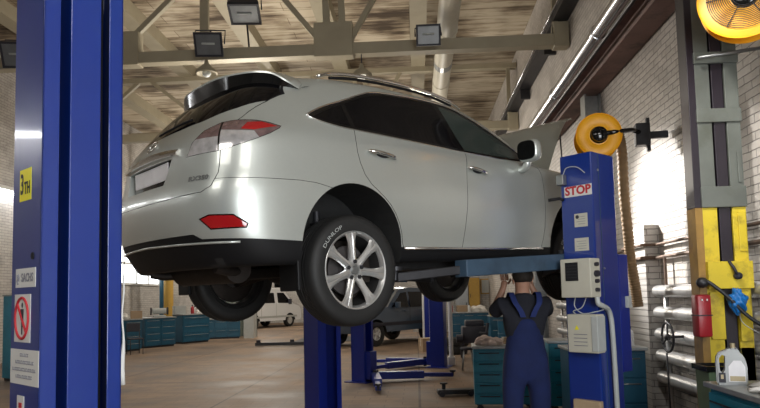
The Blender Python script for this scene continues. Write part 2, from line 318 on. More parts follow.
def car_grid(S=5,T=4):
    SX=[None,None,None,None,-.47,0,.5,1.15,1.8,2.3,2.8,3.25,None,None,None]
    def rail(z,w,xr,xf,zf=None):
        zf=z if zf is None else zf
        P=[(xr,0),(xr+.015,.38*w),(xr+.08,.74*w),(xr+.27,.965*w),(-.45,.99*w),(0,w),(.5,w),(1.15,.995*w),(1.8,.995*w),(2.3,w),(2.8,w),(3.25,.97*w),(xf-.17,.84*w),(xf-.03,.45*w),(xf,0)]
        return [(x,y,z+(zf-z)*max(0,min(1,(i-8)/6))) for i,(x,y) in enumerate(P)]
    G=[]
    G.append([(-.75+4.15*i/14,0,.32) for i in range(15)])
    G.append(rail(.31,.45,-.80,3.45))
    G.append(rail(.29,.80,-.90,3.55))
    G.append(rail(.25,.90,-.97,3.62))
    G.append(rail(.32,.925,-1.01,3.66))
    G.append(rail(.42,.935,-1.075,3.70))
    G.append(rail(.54,.945,-1.11,3.73))
    G.append(rail(.66,.95,-1.125,3.74))
    G.append(rail(.76,.95,-1.115,3.72))
    G.append(rail(.86,.94,-1.08,3.68,.82))
    G.append(rail(.97,.93,-1.06,3.62,.90))
    G.append(rail(1.06,.925,-1.05,3.50,.97))
    G.append(rail(1.13,.91,-1.01,3.3,1.02))
    G.append([(-.96,0,1.20),(-.945,.35,1.20),(-.85,.62,1.20),(-.69,.80,1.21),(-.40,.86,1.22),(0,.875,1.215),(.5,.88,1.19),(1.15,.88,1.16),(1.8,.88,1.145),(2.24,.87,1.12),(2.40,.79,1.11),(2.48,.66,1.12),(2.53,.5,1.13),(2.57,.28,1.13),(2.6,0,1.13)])
    G.append([(-.84,0,1.33),(-.83,.33,1.33),(-.77,.58,1.33),(-.63,.73,1.33),(-.38,.79,1.34),(0,.80,1.34),(.5,.80,1.34),(1.15,.80,1.33),(1.72,.81,1.33),(2.06,.80,1.28),(2.17,.72,1.27),(2.24,.6,1.27),(2.29,.46,1.27),(2.33,.25,1.27),(2.35,0,1.27)])
    G.append([(-.70,0,1.47),(-.69,.30,1.47),(-.64,.52,1.47),(-.54,.65,1.47),(-.34,.71,1.48),(0,.725,1.49),(.5,.735,1.50),(1.05,.735,1.50),(1.52,.75,1.50),(1.78,.73,1.445),(1.88,.64,1.43),(1.96,.52,1.42),(2.02,.39,1.42),(2.06,.2,1.42),(2.08,0,1.42)])
    G.append([(-.58,0,1.56),(-.57,.27,1.56),(-.52,.45,1.56),(-.43,.57,1.555),(-.25,.63,1.575),(.05,.665,1.605),(.5,.67,1.62),(.95,.67,1.62),(1.34,.68,1.61),(1.54,.65,1.57),(1.64,.56,1.56),(1.71,.46,1.55),(1.77,.34,1.55),(1.81,.18,1.55),(1.83,0,1.55)])
    G.append([(-.48,0,1.62),(-.47,.24,1.62),(-.43,.40,1.61),(-.33,.50,1.605),(-.15,.56,1.625),(.1,.585,1.655),(.5,.59,1.67),(.88,.59,1.665),(1.16,.59,1.66),(1.32,.56,1.64),(1.41,.48,1.63),(1.48,.39,1.63),(1.53,.29,1.63),(1.57,.15,1.63),(1.58,0,1.63)])
    G.append([(-.38,0,1.65),(-.37,.17,1.65),(-.33,.27,1.65),(-.24,.33,1.65),(-.05,.36,1.67),(.15,.37,1.69),(.5,.37,1.705),(.8,.37,1.70),(.95,.35,1.69),(1.04,.32,1.68),(1.1,.28,1.675),(1.15,.23,1.67),(1.19,.17,1.67),(1.22,.09,1.67),(1.23,0,1.67)])
    xs=[-.30,-.27,-.22,-.12,.05,.2,.5,.75,.85,.92,.97,1.01,1.04,1.06,1.07]
    G.append([(x,0,1.705-.04*min(1,abs((x-.5)/.8))**2) for x in xs])
    m=lambda r:[(x,-y,z) for x,y,z in r]
    G=[m(G[1])]+G+[m(G[-2])]
    G=[[(r[1][0],-r[1][1],r[1][2])]+r+[(r[-2][0],-r[-2][1],r[-2][2])] for r in G]
    def bs(t): return ((1-t)**3/6,(3*t**3-6*t*t+4)/6,(-3*t**3+3*t*t+3*t+1)/6,t**3/6)
    nr,nc=len(G)-2,len(G[0])-2
    out=[]
    for i in range((nr-1)*T+1):
        a=min(i//T,nr-2);wu=bs(i/T-a);row=[]
        for j in range((nc-1)*S+1):
            b=min(j//S,nc-2);wv=bs(j/S-b);p=[0,0,0]
            for k in range(4):
                for l in range(4):
                    w=wu[k]*wv[l];q=G[a+k][b+l]
                    p[0]+=w*q[0];p[1]+=w*q[1];p[2]+=w*q[2]
            row.append((p[0],-p[1],p[2]))
        out.append(row)
    return out

# ================================================================ the silver SUV on the lift
CAR_O = Vector((-1.0425, 4.983, 1.5069)); HEAD = 0.7765; PIT = 0.0328
car = empty('car', CAR_O)
car.rotation_mode = 'QUATERNION'
Xc = Vector((math.cos(HEAD), math.sin(HEAD), 0)); Uz = Vector((0, 0, 1)); Yc = Uz.cross(Xc)
X2 = Xc * math.cos(PIT) + Uz * math.sin(PIT); U2 = Uz * math.cos(PIT) - Xc * math.sin(PIT)
CM = Matrix(((X2.x, Yc.x, U2.x), (X2.y, Yc.y, U2.y), (X2.z, Yc.z, U2.z)))
car.rotation_quaternion = CM.to_quaternion()
tag(car, 'silver SUV raised on the blue two-post lift with its hood open', 'car')
def cw(p): return CAR_O + CM @ Vector(p)           # car coordinates -> world

g = car_grid()
nr_, nc_ = len(g), len(g[0])
def build_body():
    bm = bmesh.new(); idx = {}
    def V(p):
        k = (round(p[0], 5), round(p[1], 5), round(p[2], 5))
        if k not in idx: idx[k] = bm.verts.new(k)
        return idx[k]
    for i in range(nr_ - 1):
        for j in range(nc_ - 1):
            for s in (1, -1):
                q = []
                for a, b in ((i, j), (i, j + 1), (i + 1, j + 1), (i + 1, j)):
                    p = g[a][b]; y = p[1] if abs(p[1]) > 1e-5 else 0.0
                    v = V((p[0], y * s, p[2]))
                    if v not in q: q.append(v)
                if len(q) >= 3:
                    try: bm.faces.new(q if s == 1 else q[::-1])
                    except ValueError: pass
    bmesh.ops.remove_doubles(bm, verts=bm.verts[:], dist=0.0004)
    bmesh.ops.recalc_face_normals(bm, faces=bm.faces[:])
    return bm
bmref = build_body()
refV = [v.co.copy() for v in bmref.verts]; bmref.normal_update(); refN = [v.normal.copy() for v in bmref.verts]
refF = [tuple(v.index for v in f.verts) for f in bmref.faces]
if BVHTree.FromPolygons(refV, refF).ray_cast(Vector((.5, -3, .8)), Vector((0, 1, 0)))[1].dot(Vector((0, -1, 0))) < 0:
    bmesh.ops.reverse_faces(bmref, faces=bmref.faces[:]); bmref.normal_update(); refN = [v.normal.copy() for v in bmref.verts]; refF = [tuple(v.index for v in f.verts) for f in bmref.faces]
BV = BVHTree.FromPolygons(refV, refF)
def onside(x, z, s=-1):
    h = BV.ray_cast(Vector((x, 3 * s, z)), Vector((0, -s, 0))); return h[0], h[1]
def onrear(y, z):
    h = BV.ray_cast(Vector((-3, y, z)), Vector((1, 0, 0))); return h[0], h[1]
def interp_n(co):
    loc, n, fi, d = BV.find_nearest(co)
    if fi is None: return None, 9
    f = refF[fi]; ws = []; tot = 0; nn = Vector()
    for i in f:
        w_ = 1.0 / ((refV[i] - co).length ** 2 + 1e-7); nn += refN[i] * w_
    # barycentric by triangle for accuracy
    from mathutils.interpolate import poly_3d_calc
    try:
        ws = poly_3d_calc([refV[i] for i in f], loc); nn = Vector()
        for i, w_ in zip(f, ws): nn += refN[i] * w_
    except Exception: pass
    return nn.normalized(), d
def fix_normals(me):
    me.polygons.foreach_set('use_smooth', [True] * len(me.polygons))
    cache = {}; out = [Vector((0, 0, 1))] * len(me.loops)
    for p in me.polygons:
        fn = p.normal
        for li in p.loop_indices:
            vi = me.loops[li].vertex_index
            if vi not in cache: cache[vi] = interp_n(me.vertices[vi].co)
            n, d = cache[vi]
            out[li] = n if (n is not None and d < 0.004 and n.dot(fn) > 0.6) else fn.copy()
    me.normals_split_custom_set(out)
def tmpobj(bm, m):
    me = bpy.data.meshes.new('tmp'); bmesh.ops.recalc_face_normals(bm, faces=bm.faces[:]); bm.to_mesh(me); bm.free(); me.materials.append(MT[m])
    o = bpy.data.objects.new('tmp', me); COL.objects.link(o); return o
def boolean(me, cut, op):
    a = bpy.data.objects.new('tmpa', me); COL.objects.link(a)
    md = a.modifiers.new('b', 'BOOLEAN'); md.object = cut; md.operation = op; md.solver = 'EXACT'; md.material_mode = 'TRANSFER'
    dg = bpy.context.evaluated_depsgraph_get(); dg.update()
    r = bpy.data.meshes.new_from_object(a.evaluated_get(dg)); bpy.data.objects.remove(a)
    return r
def offset_poly(P, d):
    n = len(P); out = []
    A = sum(P[i][0] * P[(i + 1) % n][1] - P[(i + 1) % n][0] * P[i][1] for i in range(n))
    sg = 1 if A > 0 else -1
    for i in range(n):
        a, b, c = Vector(P[i - 1]), Vector(P[i]), Vector(P[(i + 1) % n])
        e1 = (b - a).normalized(); e2 = (c - b).normalized()
        n1 = Vector((e1.y, -e1.x)) * sg; n2 = Vector((e2.y, -e2.x)) * sg
        m = (n1 + n2); m = m / max(0.5, m.length_squared / 2) if m.length > 0.3 else n1
        out.append(tuple(b + m * d))
    return out
FR_SIDE = lambda a, b, d: (a, d, b)                 # a=x b=z depth=y
FR_REAR = lambda a, b, d: (d, a, b)                 # a=y b=z depth=x
q_ = math.sqrt(.5)
FR_DR = lambda a, b, d: (a * q_ - d * q_, -a * q_ - d * q_, b)   # right rear corner diagonal
FR_DL = lambda a, b, d: (a * q_ - d * q_, a * q_ + d * q_, b)
bodyme = bpy.data.meshes.new('body'); bmref.to_mesh(bodyme); bmref.free(); bodyme.materials.append(MT['paint'])
STATE = {'body': bodyme}
def cutout(src, poly, fr, d0, d1, m, name, parent, gap=0.0022, label=None, wallm='blackplastic', mirror=None):
    """takes the chunk of src inside the outline out as a mesh of its own; returns (remaining, part object)"""
    bm = B(); prism(bm, offset_poly(poly, -gap), fr, d0, d1); c1 = tmpobj(bm, wallm)
    part = boolean(src, c1, 'INTERSECT'); bpy.data.objects.remove(c1)
    bm = B(); prism(bm, offset_poly(poly, gap), fr, d0 + (-.001 if d0 < d1 else .001), d1); c2 = tmpobj(bm, wallm)
    rest = boolean(src, c2, 'DIFFERENCE'); bpy.data.objects.remove(c2)
    if m is not None:
        part.materials[0] = MT[m] if len(part.materials) else part.materials.append(MT[m])
    o = bpy.data.objects.new(name, part); part.name = name; COL.objects.link(o); o.parent = parent
    if label: o['label'] = label
    return rest, o

# wheel arches and front engine bay
def cyl_y(c, r, y0, y1, n=64):
    bm = B(); lathe(bm, [(r, y0), (r, y1)], n, 'Y', org=(c[0], 0, c[1]), caps=True); return bm
body = STATE['body']
for s in (-1, 1):
    for cx, cz, r in ((-.01, .385, .425), (2.735, .385, .455)):
        c = tmpobj(cyl_y((cx, cz), r, s * 1.3, s * .52), 'well'); body = boolean(body, c, 'DIFFERENCE'); bpy.data.objects.remove(c)
        bm = B(); box(bm, (cx - r, min(s * 1.3, s * .52), .0), (cx + r, max(s * 1.3, s * .52), .385)); c = tmpobj(bm, 'well')
        body = boolean(body, c, 'DIFFERENCE'); bpy.data.objects.remove(c)
bm = B(); prism(bm, [(2.62, -.55), (3.45, -.55), (3.45, .55), (2.62, .55)], lambda a, b, d: (a, b, d), .45, 1.4); c = tmpobj(bm, 'well'); body = boolean(body, c, 'DIFFERENCE'); bpy.data.objects.remove(c)

DLO = [(-.294, 1.272), (-.18, 1.335), (-.072, 1.383), (.107, 1.454), (.20, 1.495), (.294, 1.531), (.34, 1.549), (.39, 1.562), (.45, 1.573), (.55, 1.584), (.852, 1.599), (1.0, 1.598), (1.159, 1.588), (1.27, 1.568), (1.367, 1.54), (1.56, 1.462), (1.772, 1.365), (2.035, 1.225), (2.05, 1.195), (2.0, 1.150), (1.905, 1.138), (1.668, 1.138), (1.356, 1.146), (1.122, 1.153), (.932, 1.163), (.619, 1.178), (.344, 1.190), (.088, 1.200), (-.03, 1.205), (-.148, 1.220), (-.23, 1.237), (-.283, 1.256)]
body, surround = cutout(body, DLO, FR_SIDE, -1.3, -.58, 'gloss', 'window_surround', car, gap=.0005)
PQ = [(-.245, 1.268), (-.06, 1.36), (.045, 1.404), (.052, 1.226), (-.03, 1.229), (-.14, 1.24), (-.215, 1.255)]
PR = [(.085, 1.42), (.29, 1.506), (.40, 1.54), (.55, 1.562), (.85, 1.577), (1.05, 1.574), (1.165, 1.178), (.93, 1.187), (.62, 1.2), (.34, 1.212), (.092, 1.222)]
PF = [(1.11, 1.568), (1.25, 1.546), (1.35, 1.517), (1.55, 1.438), (1.76, 1.342), (1.96, 1.232), (1.93, 1.165), (1.67, 1.163), (1.36, 1.168), (1.225, 1.172)]
sm = surround.data
sm, quarter_glass = cutout(sm, PQ, FR_SIDE, -1.3, -.60, 'glass', 'quarter_window', car, gap=.001)
sm, rear_glass_side = cutout(sm, PR, FR_SIDE, -1.3, -.60, 'glass', 'door_window', car, gap=.001)
sm, front_glass_side = cutout(sm, PF, FR_SIDE, -1.3, -.60, 'glassfront', 'door_window', car, gap=.001)
surround.data = sm

arcR = [(-.01 + .438 * math.cos(a), .385 + .438 * math.sin(a)) for a in [math.radians(x) for x in (62, 52, 42, 32, 22, 12, 2)]]
DR_ = [(.070, 1.21), (.052, 1.12), (.050, 1.04), (.068, .96), (.10, .88), (.15, .815)] + arcR[1:] + [(.437, .376), (.75, .374), (1.078, .374), (1.098, .46), (1.118, .55), (1.147, .70), (1.163, .82), (1.175, .92), (1.190, 1.02), (1.205, 1.10), (1.215, 1.20)]
DF_ = [(1.215, 1.20), (1.205, 1.10), (1.190, 1.02), (1.175, .92), (1.163, .82), (1.147, .70), (1.118, .55), (1.098, .46), (1.078, .374), (1.7, .372), (2.14, .374), (2.17, .45), (2.195, .55), (2.21, .70), (2.228, .85), (2.232, .95), (2.222, 1.04), (2.19, 1.10), (2.10, 1.135), (2.0, 1.20)]
body, door_r = cutout(body, DR_, FR_SIDE, -1.3, -.80, 'paint', 'door', car)
body, door_f = cutout(body, DF_, FR_SIDE, -1.3, -.80, 'paint', 'door', car)

# lights
TL = [(-.343, .969), (-.303, 1.056), (-.222, 1.134), (-.117, 1.182), (-.04, 1.192), (.032, 1.191), (.10, 1.188), (.168, 1.176), (.243, 1.153), (.235, 1.135), (.188, 1.093), (.12, 1.055), (.052, 1.026), (-.04, .995), (-.130, .977)]
FG = [(-.235, .563), (-.17, .583), (-.02, .578), (.06, .525), (.05, .501), (-.165, .499)]
for fr, sd in ((FR_DR, 'r'), (FR_DL, 'l')):
    body, tl = cutout(body, TL, fr, 1.6, .90, 'clearlens', 'tail_light', car, gap=.0018, wallm='gloss')
    tm = tl.data
    tm, dv = cutout(tm, [(-.117, .9), (-.117, 1.3), (-.105, 1.3), (-.105, .9)], fr, 1.6, .92, 'gloss', 'lamp_divider', tl, gap=.0001)
    tm, rd = cutout(tm, [(.05, 1.172), (.13, 1.178), (.225, 1.15), (.10, 1.112), (.02, 1.118)], fr, 1.6, .92, 'redlens', 'red_lens', tl, gap=.0005, label='red lens')
    tm, pk = cutout(tm, [(-.40, 1.075), (-.40, 1.3), (-.104, 1.3), (-.104, 1.075)], fr, 1.6, .92, 'pinklens', 'smoked_lens', tl, gap=.0003)
    tm, pk2 = cutout(tm, [(-.104, 1.12), (-.104, 1.3), (.3, 1.3), (.3, 1.05), (.14, 1.05), (.10, 1.105), (.0, 1.11)], fr, 1.6, .92, 'pinklens', 'smoked_lens', tl, gap=.0003)
    tl.data = tm
    body, fg = cutout(body, FG, fr, 1.6, .90, 'redlens', 'rear_reflector', car, gap=.004, wallm='chrome', label='red rear reflector')

# bumper vent, tailgate, rear window
body, vent = cutout(body, [(-.665, .437), (-.60, .474), (.60, .474), (.665, .437)], FR_REAR, -1.4, -.85, 'blackplastic', 'bumper_vent', car)
TG = [(-.60, 1.56), (-.665, 1.50), (-.722, 1.42), (-.735, 1.34), (-.735, 1.26), (-.745, 1.15), (-.762, .98), (-.775, .84), (-.755, .76), (-.70, .726), (-.40, .712), (0, .708), (.40, .712), (.70, .726), (.755, .76), (.775, .84), (.762, .98), (.745, 1.15), (.735, 1.26), (.735, 1.34), (.722, 1.42), (.665, 1.50), (.60, 1.56)]
body, gate = cutout(body, TG, FR_REAR, -1.5, -.30, 'paint', 'tailgate', car)
gm = gate.data
RG = [(-.597, 1.556), (-.661, 1.499), (-.719, 1.42), (-.732, 1.35), (-.665, 1.293), (-.50, 1.222), (-.30, 1.195), (0, 1.188), (.30, 1.195), (.50, 1.222), (.665, 1.293), (.732, 1.35), (.719, 1.42), (.661, 1.499), (.597, 1.556)]
gm, rwin = cutout(gm, RG, FR_REAR, -1.5, -.22, 'glass', 'rear_window', gate, gap=.0008)
bm = B(); prism(bm, [(-.36, .985), (-.315, .815), (.315, .815), (.36, .985)], FR_REAR, -1.3, -1.0); c = tmpobj(bm, 'paint'); gm = boolean(gm, c, 'DIFFERENCE'); bpy.data.objects.remove(c)
gate.data = gm; gate.data.name = 'tailgate'
body, bumper = cutout(body, [(-1.4, .803), (-.93, .803), (-.60, .803), (-.44, .803), (-.32, .795), (-.20, .770), (-.10, .72), (-.10, .1), (-1.4, .1)], FR_SIDE, -1.3, 1.3, 'paint', 'rear_bumper', car, gap=.0016)
# black D pillar wing beside the rear window, right side tip under the spoiler
# lower cladding: black below the paint line
def cladding(src):
    bm = bmesh.new(); bm.from_mesh(src)
    for pco, pno in (((0, 0, .395), (.05, 0, 1)), ((.5, 0, .378), (0, 0, 1))):
        bmesh.ops.bisect_plane(bm, geom=bm.verts[:] + bm.edges[:] + bm.faces[:], plane_co=pco, plane_no=Vector(pno).normalized())
    me = bpy.data.meshes.new('body'); bm.to_mesh(me); bm.free()
    for m_ in src.materials: me.materials.append(m_)
    me.materials.append(MT['blackplastic']); me.materials.append(MT['under']); kb = len(me.materials) - 2; ku = kb + 1
    for p in me.polygons:
        c = p.center
        lim = .395 - .05 * c.x if c.x < 0.2 else .378
        if p.material_index == 0 and c.z < lim: p.material_index = kb if c.z > .27 and abs(c.y) > .7 or c.x < -.9 else ku
    return me
body = cladding(body); bumper.data = cladding(bumper.data)
bo = bpy.data.objects.new('body_shell', body); COL.objects.link(bo); bo.parent = car
for o in [bo, bumper, surround, quarter_glass, rear_glass_side, front_glass_side, door_r, door_f, vent, gate, rwin] + [o for o in COL.objects if o.name.split('.')[0] in ('tail_light', 'rear_reflector', 'lamp_divider', 'red_lens', 'smoked_lens')]:
    fix_normals(o.data)
for gl, dd in ((rear_glass_side, door_r), (front_glass_side, door_f)): gl.parent = dd

# chrome line round the side windows
def strip(name, pts, r, m, parent, off=.004, n=8, flat=None):
    P = []
    for x, z in pts:
        h, nn = onside(x, z)
        if h is not None: P.append(h + Vector((0, -off, 0)))
    bm = B(); tube(bm, smooth_curve(P, 3), r, n); return link(name, bm, m, parent, True)
strip('chrome_trim', [(-.292, 1.266)] + DLO[0:18], .0065, 'chrome', car)
strip('chrome_trim', [(-.292, 1.266)] + DLO[:17:-1], .005, 'chrome', car)
# roof rails
for s in (-1, 1):
    P = [(-.02, s * .60, 1.645), (.10, s * .575, 1.688), (.35, s * .565, 1.723), (.75, s * .56, 1.738), (1.15, s * .565, 1.722), (1.42, s * .575, 1.675), (1.52, s * .59, 1.625)]
    bm = B(); tube(bm, smooth_curve(P, 6), .014, 10); link('roof_rail', bm, 'chrome', car, True)['label'] = 'bright roof rail'
    bm = B(); tube(bm, smooth_curve([(x, y, z - .03) for x, y, z in P[1:-1]], 5), .012, 8); link('roof_rail_foot', bm, 'blackplastic', car, True)
# spoiler: silver skin with a black underside
arc = [(-.27, .715, 1.488), (-.36, .70, 1.528), (-.44, .64, 1.584), (-.52, .545, 1.604), (-.59, .40, 1.612), (-.645, .24, 1.613), (-.66, 0, 1.613)]
root = [(-.20, .665, 1.535), (-.20, .60, 1.592), (-.24, .53, 1.622), (-.30, .44, 1.638), (-.34, .32, 1.648), (-.37, .18, 1.655), (-.38, 0, 1.658)]
inn = [(-.27, .70, 1.485), (-.38, .66, 1.475), (-.46, .60, 1.47), (-.54, .50, 1.475), (-.60, .36, 1.48), (-.63, .2, 1.485), (-.64, 0, 1.485)]
full = lambda L: smooth_curve([(x, -y, z) for x, y, z in L] + L[-2::-1], 4)
A_, R2, I_ = full(arc), full(root), full(inn)
bm = B(); n = len(A_)
va = [bm.verts.new(p) for p in A_]; vr = [bm.verts.new(p) for p in R2]; vm = [bm.verts.new((a + b) / 2 + Vector((0, 0, .012))) for a, b in zip(A_, R2)]; vd = [bm.verts.new(p - Vector((0, 0, .012))) for p in A_]; vb = [bm.verts.new(p - Vector((0, 0, .03))) for p in R2]
for i in range(n - 1):
    for a, b in ((va, vm), (vm, vr), (vr, vb), (vb, vd), (vd, va)): bm.faces.new((a[i], a[i + 1], b[i + 1], b[i]))
for i in (0, n - 1): bm.faces.new([v[i] for v in (va, vm, vr, vb, vd)])
sp = link('spoiler', bm, 'paint', gate, True, 40)
bm = B()
va = [bm.verts.new(p - Vector((0, 0, .013))) for p in A_]; vi = [bm.verts.new(p) for p in I_]; vc = [bm.verts.new(p + Vector((.10, 0, .03))) for p in I_]; vt = [bm.verts.new(p - Vector((-.02, 0, .02))) for p in R2]
for i in range(n - 1):
    for a, b in ((va, vi), (vi, vc), (vc, vt), (vt, va)): bm.faces.new((a[i], a[i + 1], b[i + 1], b[i]))
for i in (0, n - 1): bm.faces.new([v[i] for v in (va, vi, vc, vt)])
link('spoiler_underside', bm, 'gloss', sp, True, 40)['label'] = 'gloss black underside'
# rear plate, garnish, emblem, badges
bm = B(); box(bm, (-1.025, -.315, .838), (-.995, .315, .988), .006); link('plate_frame', bm, 'gloss', gate, True, 35)
bm = B(); box(bm, (-1.030, -.285, .866), (-1.02, .285, .978), .003); link('number_plate', bm, 'plate', gate)['label'] = 'blank white number plate'
bm = B(); ys = [i / 12 * 2 - 1 for i in range(13)]
for t in ys:
    pass
ring = []
for t in ys:
    y = t * .44; zt = 1.060 - .022 * t * t; zb = 1.002 - .006 * t * t; h, _ = onrear(y, 1.03); x = h.x
    ring.append([bm.verts.new((x + a, y, z)) for a, z in ((.02, zt), (-.006, zt - .001), (-.026, zb + .022), (-.028, zb + .004), (-.015, zb), (.03, zb))])
for a, b in zip(ring, ring[1:]):
    for k in range(6): bm.faces.new((a[k], a[(k + 1) % 6], b[(k + 1) % 6], b[k]))
bm.faces.new(ring[0]); bm.faces.new(ring[-1]); link('rear_garnish', bm, 'chrome', gate, True, 50)['label'] = 'chrome strip above the number plate'
h, nn = onrear(0, 1.128)
FM = frame(h + nn * .004, Vector((0, -1, 0)), Vector((0, 0, 1)) - nn * nn.z)
bm = B(); tube(bm, [FM @ Vector((.062 * math.cos(a), .045 * math.sin(a), .002)) for a in [2 * PI * k / 40 for k in range(41)]], .0055, 8)
tube(bm, [FM @ Vector(p) for p in ((.018, .034, .002), (-.016, -.014, .002), (.050, -.022, .002))], .005, 8)
link('emblem', bm, 'chrome', gate, True)['label'] = 'oval chrome emblem'
def badge(s, y, z, size):
    h, nn = onrear(y, z); xd = Vector((0, 0, 1)).cross(nn).normalized()
    o = text_mesh('badge', s, size, 'steel', gate, frame(h + nn * .004, xd, Vector((0, 0, 1)) - nn * nn.z), .0015, .001, sx=1.35); return o
badge('RX350', -.665, .815, .042); badge('LEXUS', .60, .815, .042)
# reverse sensor discs, wiper
bm = B(); P = [(onrear(y, 1.215 + .10 * abs(y))[0] + Vector((-.018, 0, .0))) for y in (0, -.12, -.26, -.38)]
tube(bm, smooth_curve(P, 4), .008, 8); link('wiper', bm, 'blackplastic', gate, True)

# door handles
for dd, x0, x1, z0, z1 in ((door_r, .135, .405, 1.052, 1.018), (door_f, 1.185, 1.425, 1.022, .985)):
    P = []
    for k in range(9):
        t = k / 8; x = x0 + (x1 - x0) * t; z = z0 + (z1 - z0) * t; hh, _ = onside(x, z); P.append(hh + Vector((0, -.006 - .034 * math.sin(PI * min(1, max(0, t))) ** .5, 0)))
    bm = B(); tube(bm, P, [.007, .013, .014, .014, .014, .014, .014, .013, .007], 10)
    link('handle', bm, 'chrome', dd, True)['label'] = 'chrome handle'
    c = (x0 + x1) / 2 + .02; cz = (z0 + z1) / 2; hh, _ = onside(c, cz)
    bm = B(); ellipsoid(bm, (c, hh.y + .006, cz - .002), (.085, .010, .032)); link('handle_recess', bm, 'darksteel', dd, True)
P = []
for k in range(25):
    y = -.84 + 1.68 * k / 24; hh, _ = onrear(y, .432 - .02 * abs(y))
    if hh is not None: P.append(hh + Vector((-.004, 0, 0)))
bm = B(); tube(bm, P, .008, 8); link('bumper_lip', bm, 'paint', car, True)
# sill highlight, mud flaps
P = [(.44, .388), (.8, .385), (1.6, .382), (2.15, .385)]
bm = B(); tube(bm, [onside(x, z)[0] + Vector((0, -.006, -.02)) for x, z in P], .012, 8); link('sill_strip', bm, 'chrome', car, True)
for s in (-1, 1):
    bm = B(); box(bm, (-.465, s * .70 if s < 0 else .70, .10), (-.435, s * .90 if s < 0 else .90, .50), .008) if s > 0 else box(bm, (-.465, -.90, .10), (-.435, -.68, .50), .008)
    link('mud_flap', bm, 'blackplastic', car)
# wing mirrors
for s in (-1, 1):
    mp = []
    bm = B()
    res = bmesh.ops.create_cube(bm, size=1.0); bmesh.ops.subdivide_edges(bm, edges=bm.edges[:], cuts=4, use_grid_fill=True)
    for v in bm.verts:
        c = v.co * 2; k = 1 / max(1e-6, (abs(c.x) ** 3.5 + abs(c.y) ** 3.5 + abs(c.z) ** 3.5) ** (1 / 3.5)) * 1.0
        c = c * k; tp = 1 - .25 * max(0, c.x)
        v.co = (c.x * .070 + 1.90, s * (1.045 + c.y * .105 * tp), 1.205 + c.z * .100 * tp)
    mh = link('wing_mirror', bm, 'whitegloss' if s < 0 else 'paint', car, True)
    mh.data.materials[0] = MT['paint']
    bm = B(); prism(bm, [(s * 1.045 + .088 * math.copysign(abs(math.cos(a)) ** .6, math.cos(a)), 1.205 + .082 * math.copysign(abs(math.sin(a)) ** .6, math.sin(a))) for a in [2 * PI * k / 28 for k in range(28)]], FR_REAR, 1.827, 1.84); link('mirror_glass', bm, 'gloss', mh)
    bm = B(); tube(bm, smooth_curve([(1.91, s * .89, 1.075), (1.90, s * .96, 1.06), (1.895, s * 1.0, 1.09), (1.90, s * 1.01, 1.15)], 4), .034, 12); link('mirror_stem', bm, 'paint', mh, True, 50)
# hood, raised
bm = B(); N1, N2 = 9, 13; V_ = []
for i in range(N1):
    u = i / (N1 - 1); row = []
    for j in range(N2):
        t = j / (N2 - 1) * 2 - 1
        wd = .78 - .10 * u - .06 * u ** 4; x = 2.60 + .80 * u - .06 * t * t * (1 - u) - .10 * t * t * u; z = 1.14 + .66 * u + .16 * math.sin(PI * u * .9) * 1.0 - .035 * t * t - (.05 * u ** 6)
        row.append(bm.verts.new((x, t * wd, z)))
    V_.append(row)
for i in range(N1 - 1):
    for j in range(N2 - 1): bm.faces.new((V_[i][j], V_[i][j + 1], V_[i + 1][j + 1], V_[i + 1][j]))
r = bmesh.ops.solidify(bm, geom=bm.faces[:], thickness=.035)
hood = link('hood', bm, 'paint', car, True, 50); hood['label'] = 'raised silver hood'
bm = B(); tube(bm, [(3.25, -.5, 1.05), (3.2, -.52, 1.62)], .008, 8); link('hood_prop', bm, 'darksteel', hood, True)
# engine
bm = B(); box(bm, (2.72, -.40, .62), (3.35, .42, .93), .05); box(bm, (2.8, -.3, .93), (3.2, .3, 1.0), .03); link('engine', bm, 'darksteel', car, True, 40)
bm = B(); box(bm, (2.66, -.52, .55), (2.72, .52, 1.05), .01); link('bulkhead', bm, 'under', car)

# ---- underside
bm = B(); box(bm, (.50, -.72, .215), (2.15, .72, .30), .02); link('floor_pan', bm, 'under', car)
bm = B()
tube(bm, smooth_curve([(2.6, .12, .25), (2.0, .1, .20), (1.2, .12, .19), (.6, .22, .19), (.2, .2, .24), (-.3, .3, .22)], 5), .035, 12); link('exhaust_pipe', bm, 'iron', car, True)
bm = B(); tube(bm, [(-.62, -.42, .27), (-.62, .42, .27)], .10, 18); tube(bm, [(-.62, -.40, .25), (-.75, -.50, .25), (-.84, -.52, .27)], .03, 12); tube(bm, [(-.62, .40, .25), (-.75, .50, .25), (-.84, .52, .27)], .03, 12); link('muffler', bm, 'iron', car, True, 50)
bm = B(); box(bm, (-.22, -.42, .20), (-.12, .42, .28), .015); box(bm, (.16, -.42, .20), (.26, .42, .28), .015); box(bm, (-.22, -.45, .22), (.26, -.38, .30), .01); box(bm, (-.22, .38, .22), (.26, .45, .30), .01); tube(bm, [(0, -.35, .26), (0, .35, .26)], .05, 12); ellipsoid(bm, (0, 0, .25), (.15, .13, .10)); link('rear_subframe', bm, 'under', car, True, 40)
bm = B(); box(bm, (2.45, -.42, .18), (2.60, .42, .26), .015); box(bm, (2.95, -.42, .18), (3.05, .42, .26), .015); box(bm, (2.5, -.30, .2), (3.1, .30, .60), .05); link('front_subframe', bm, 'under', car, True, 40)
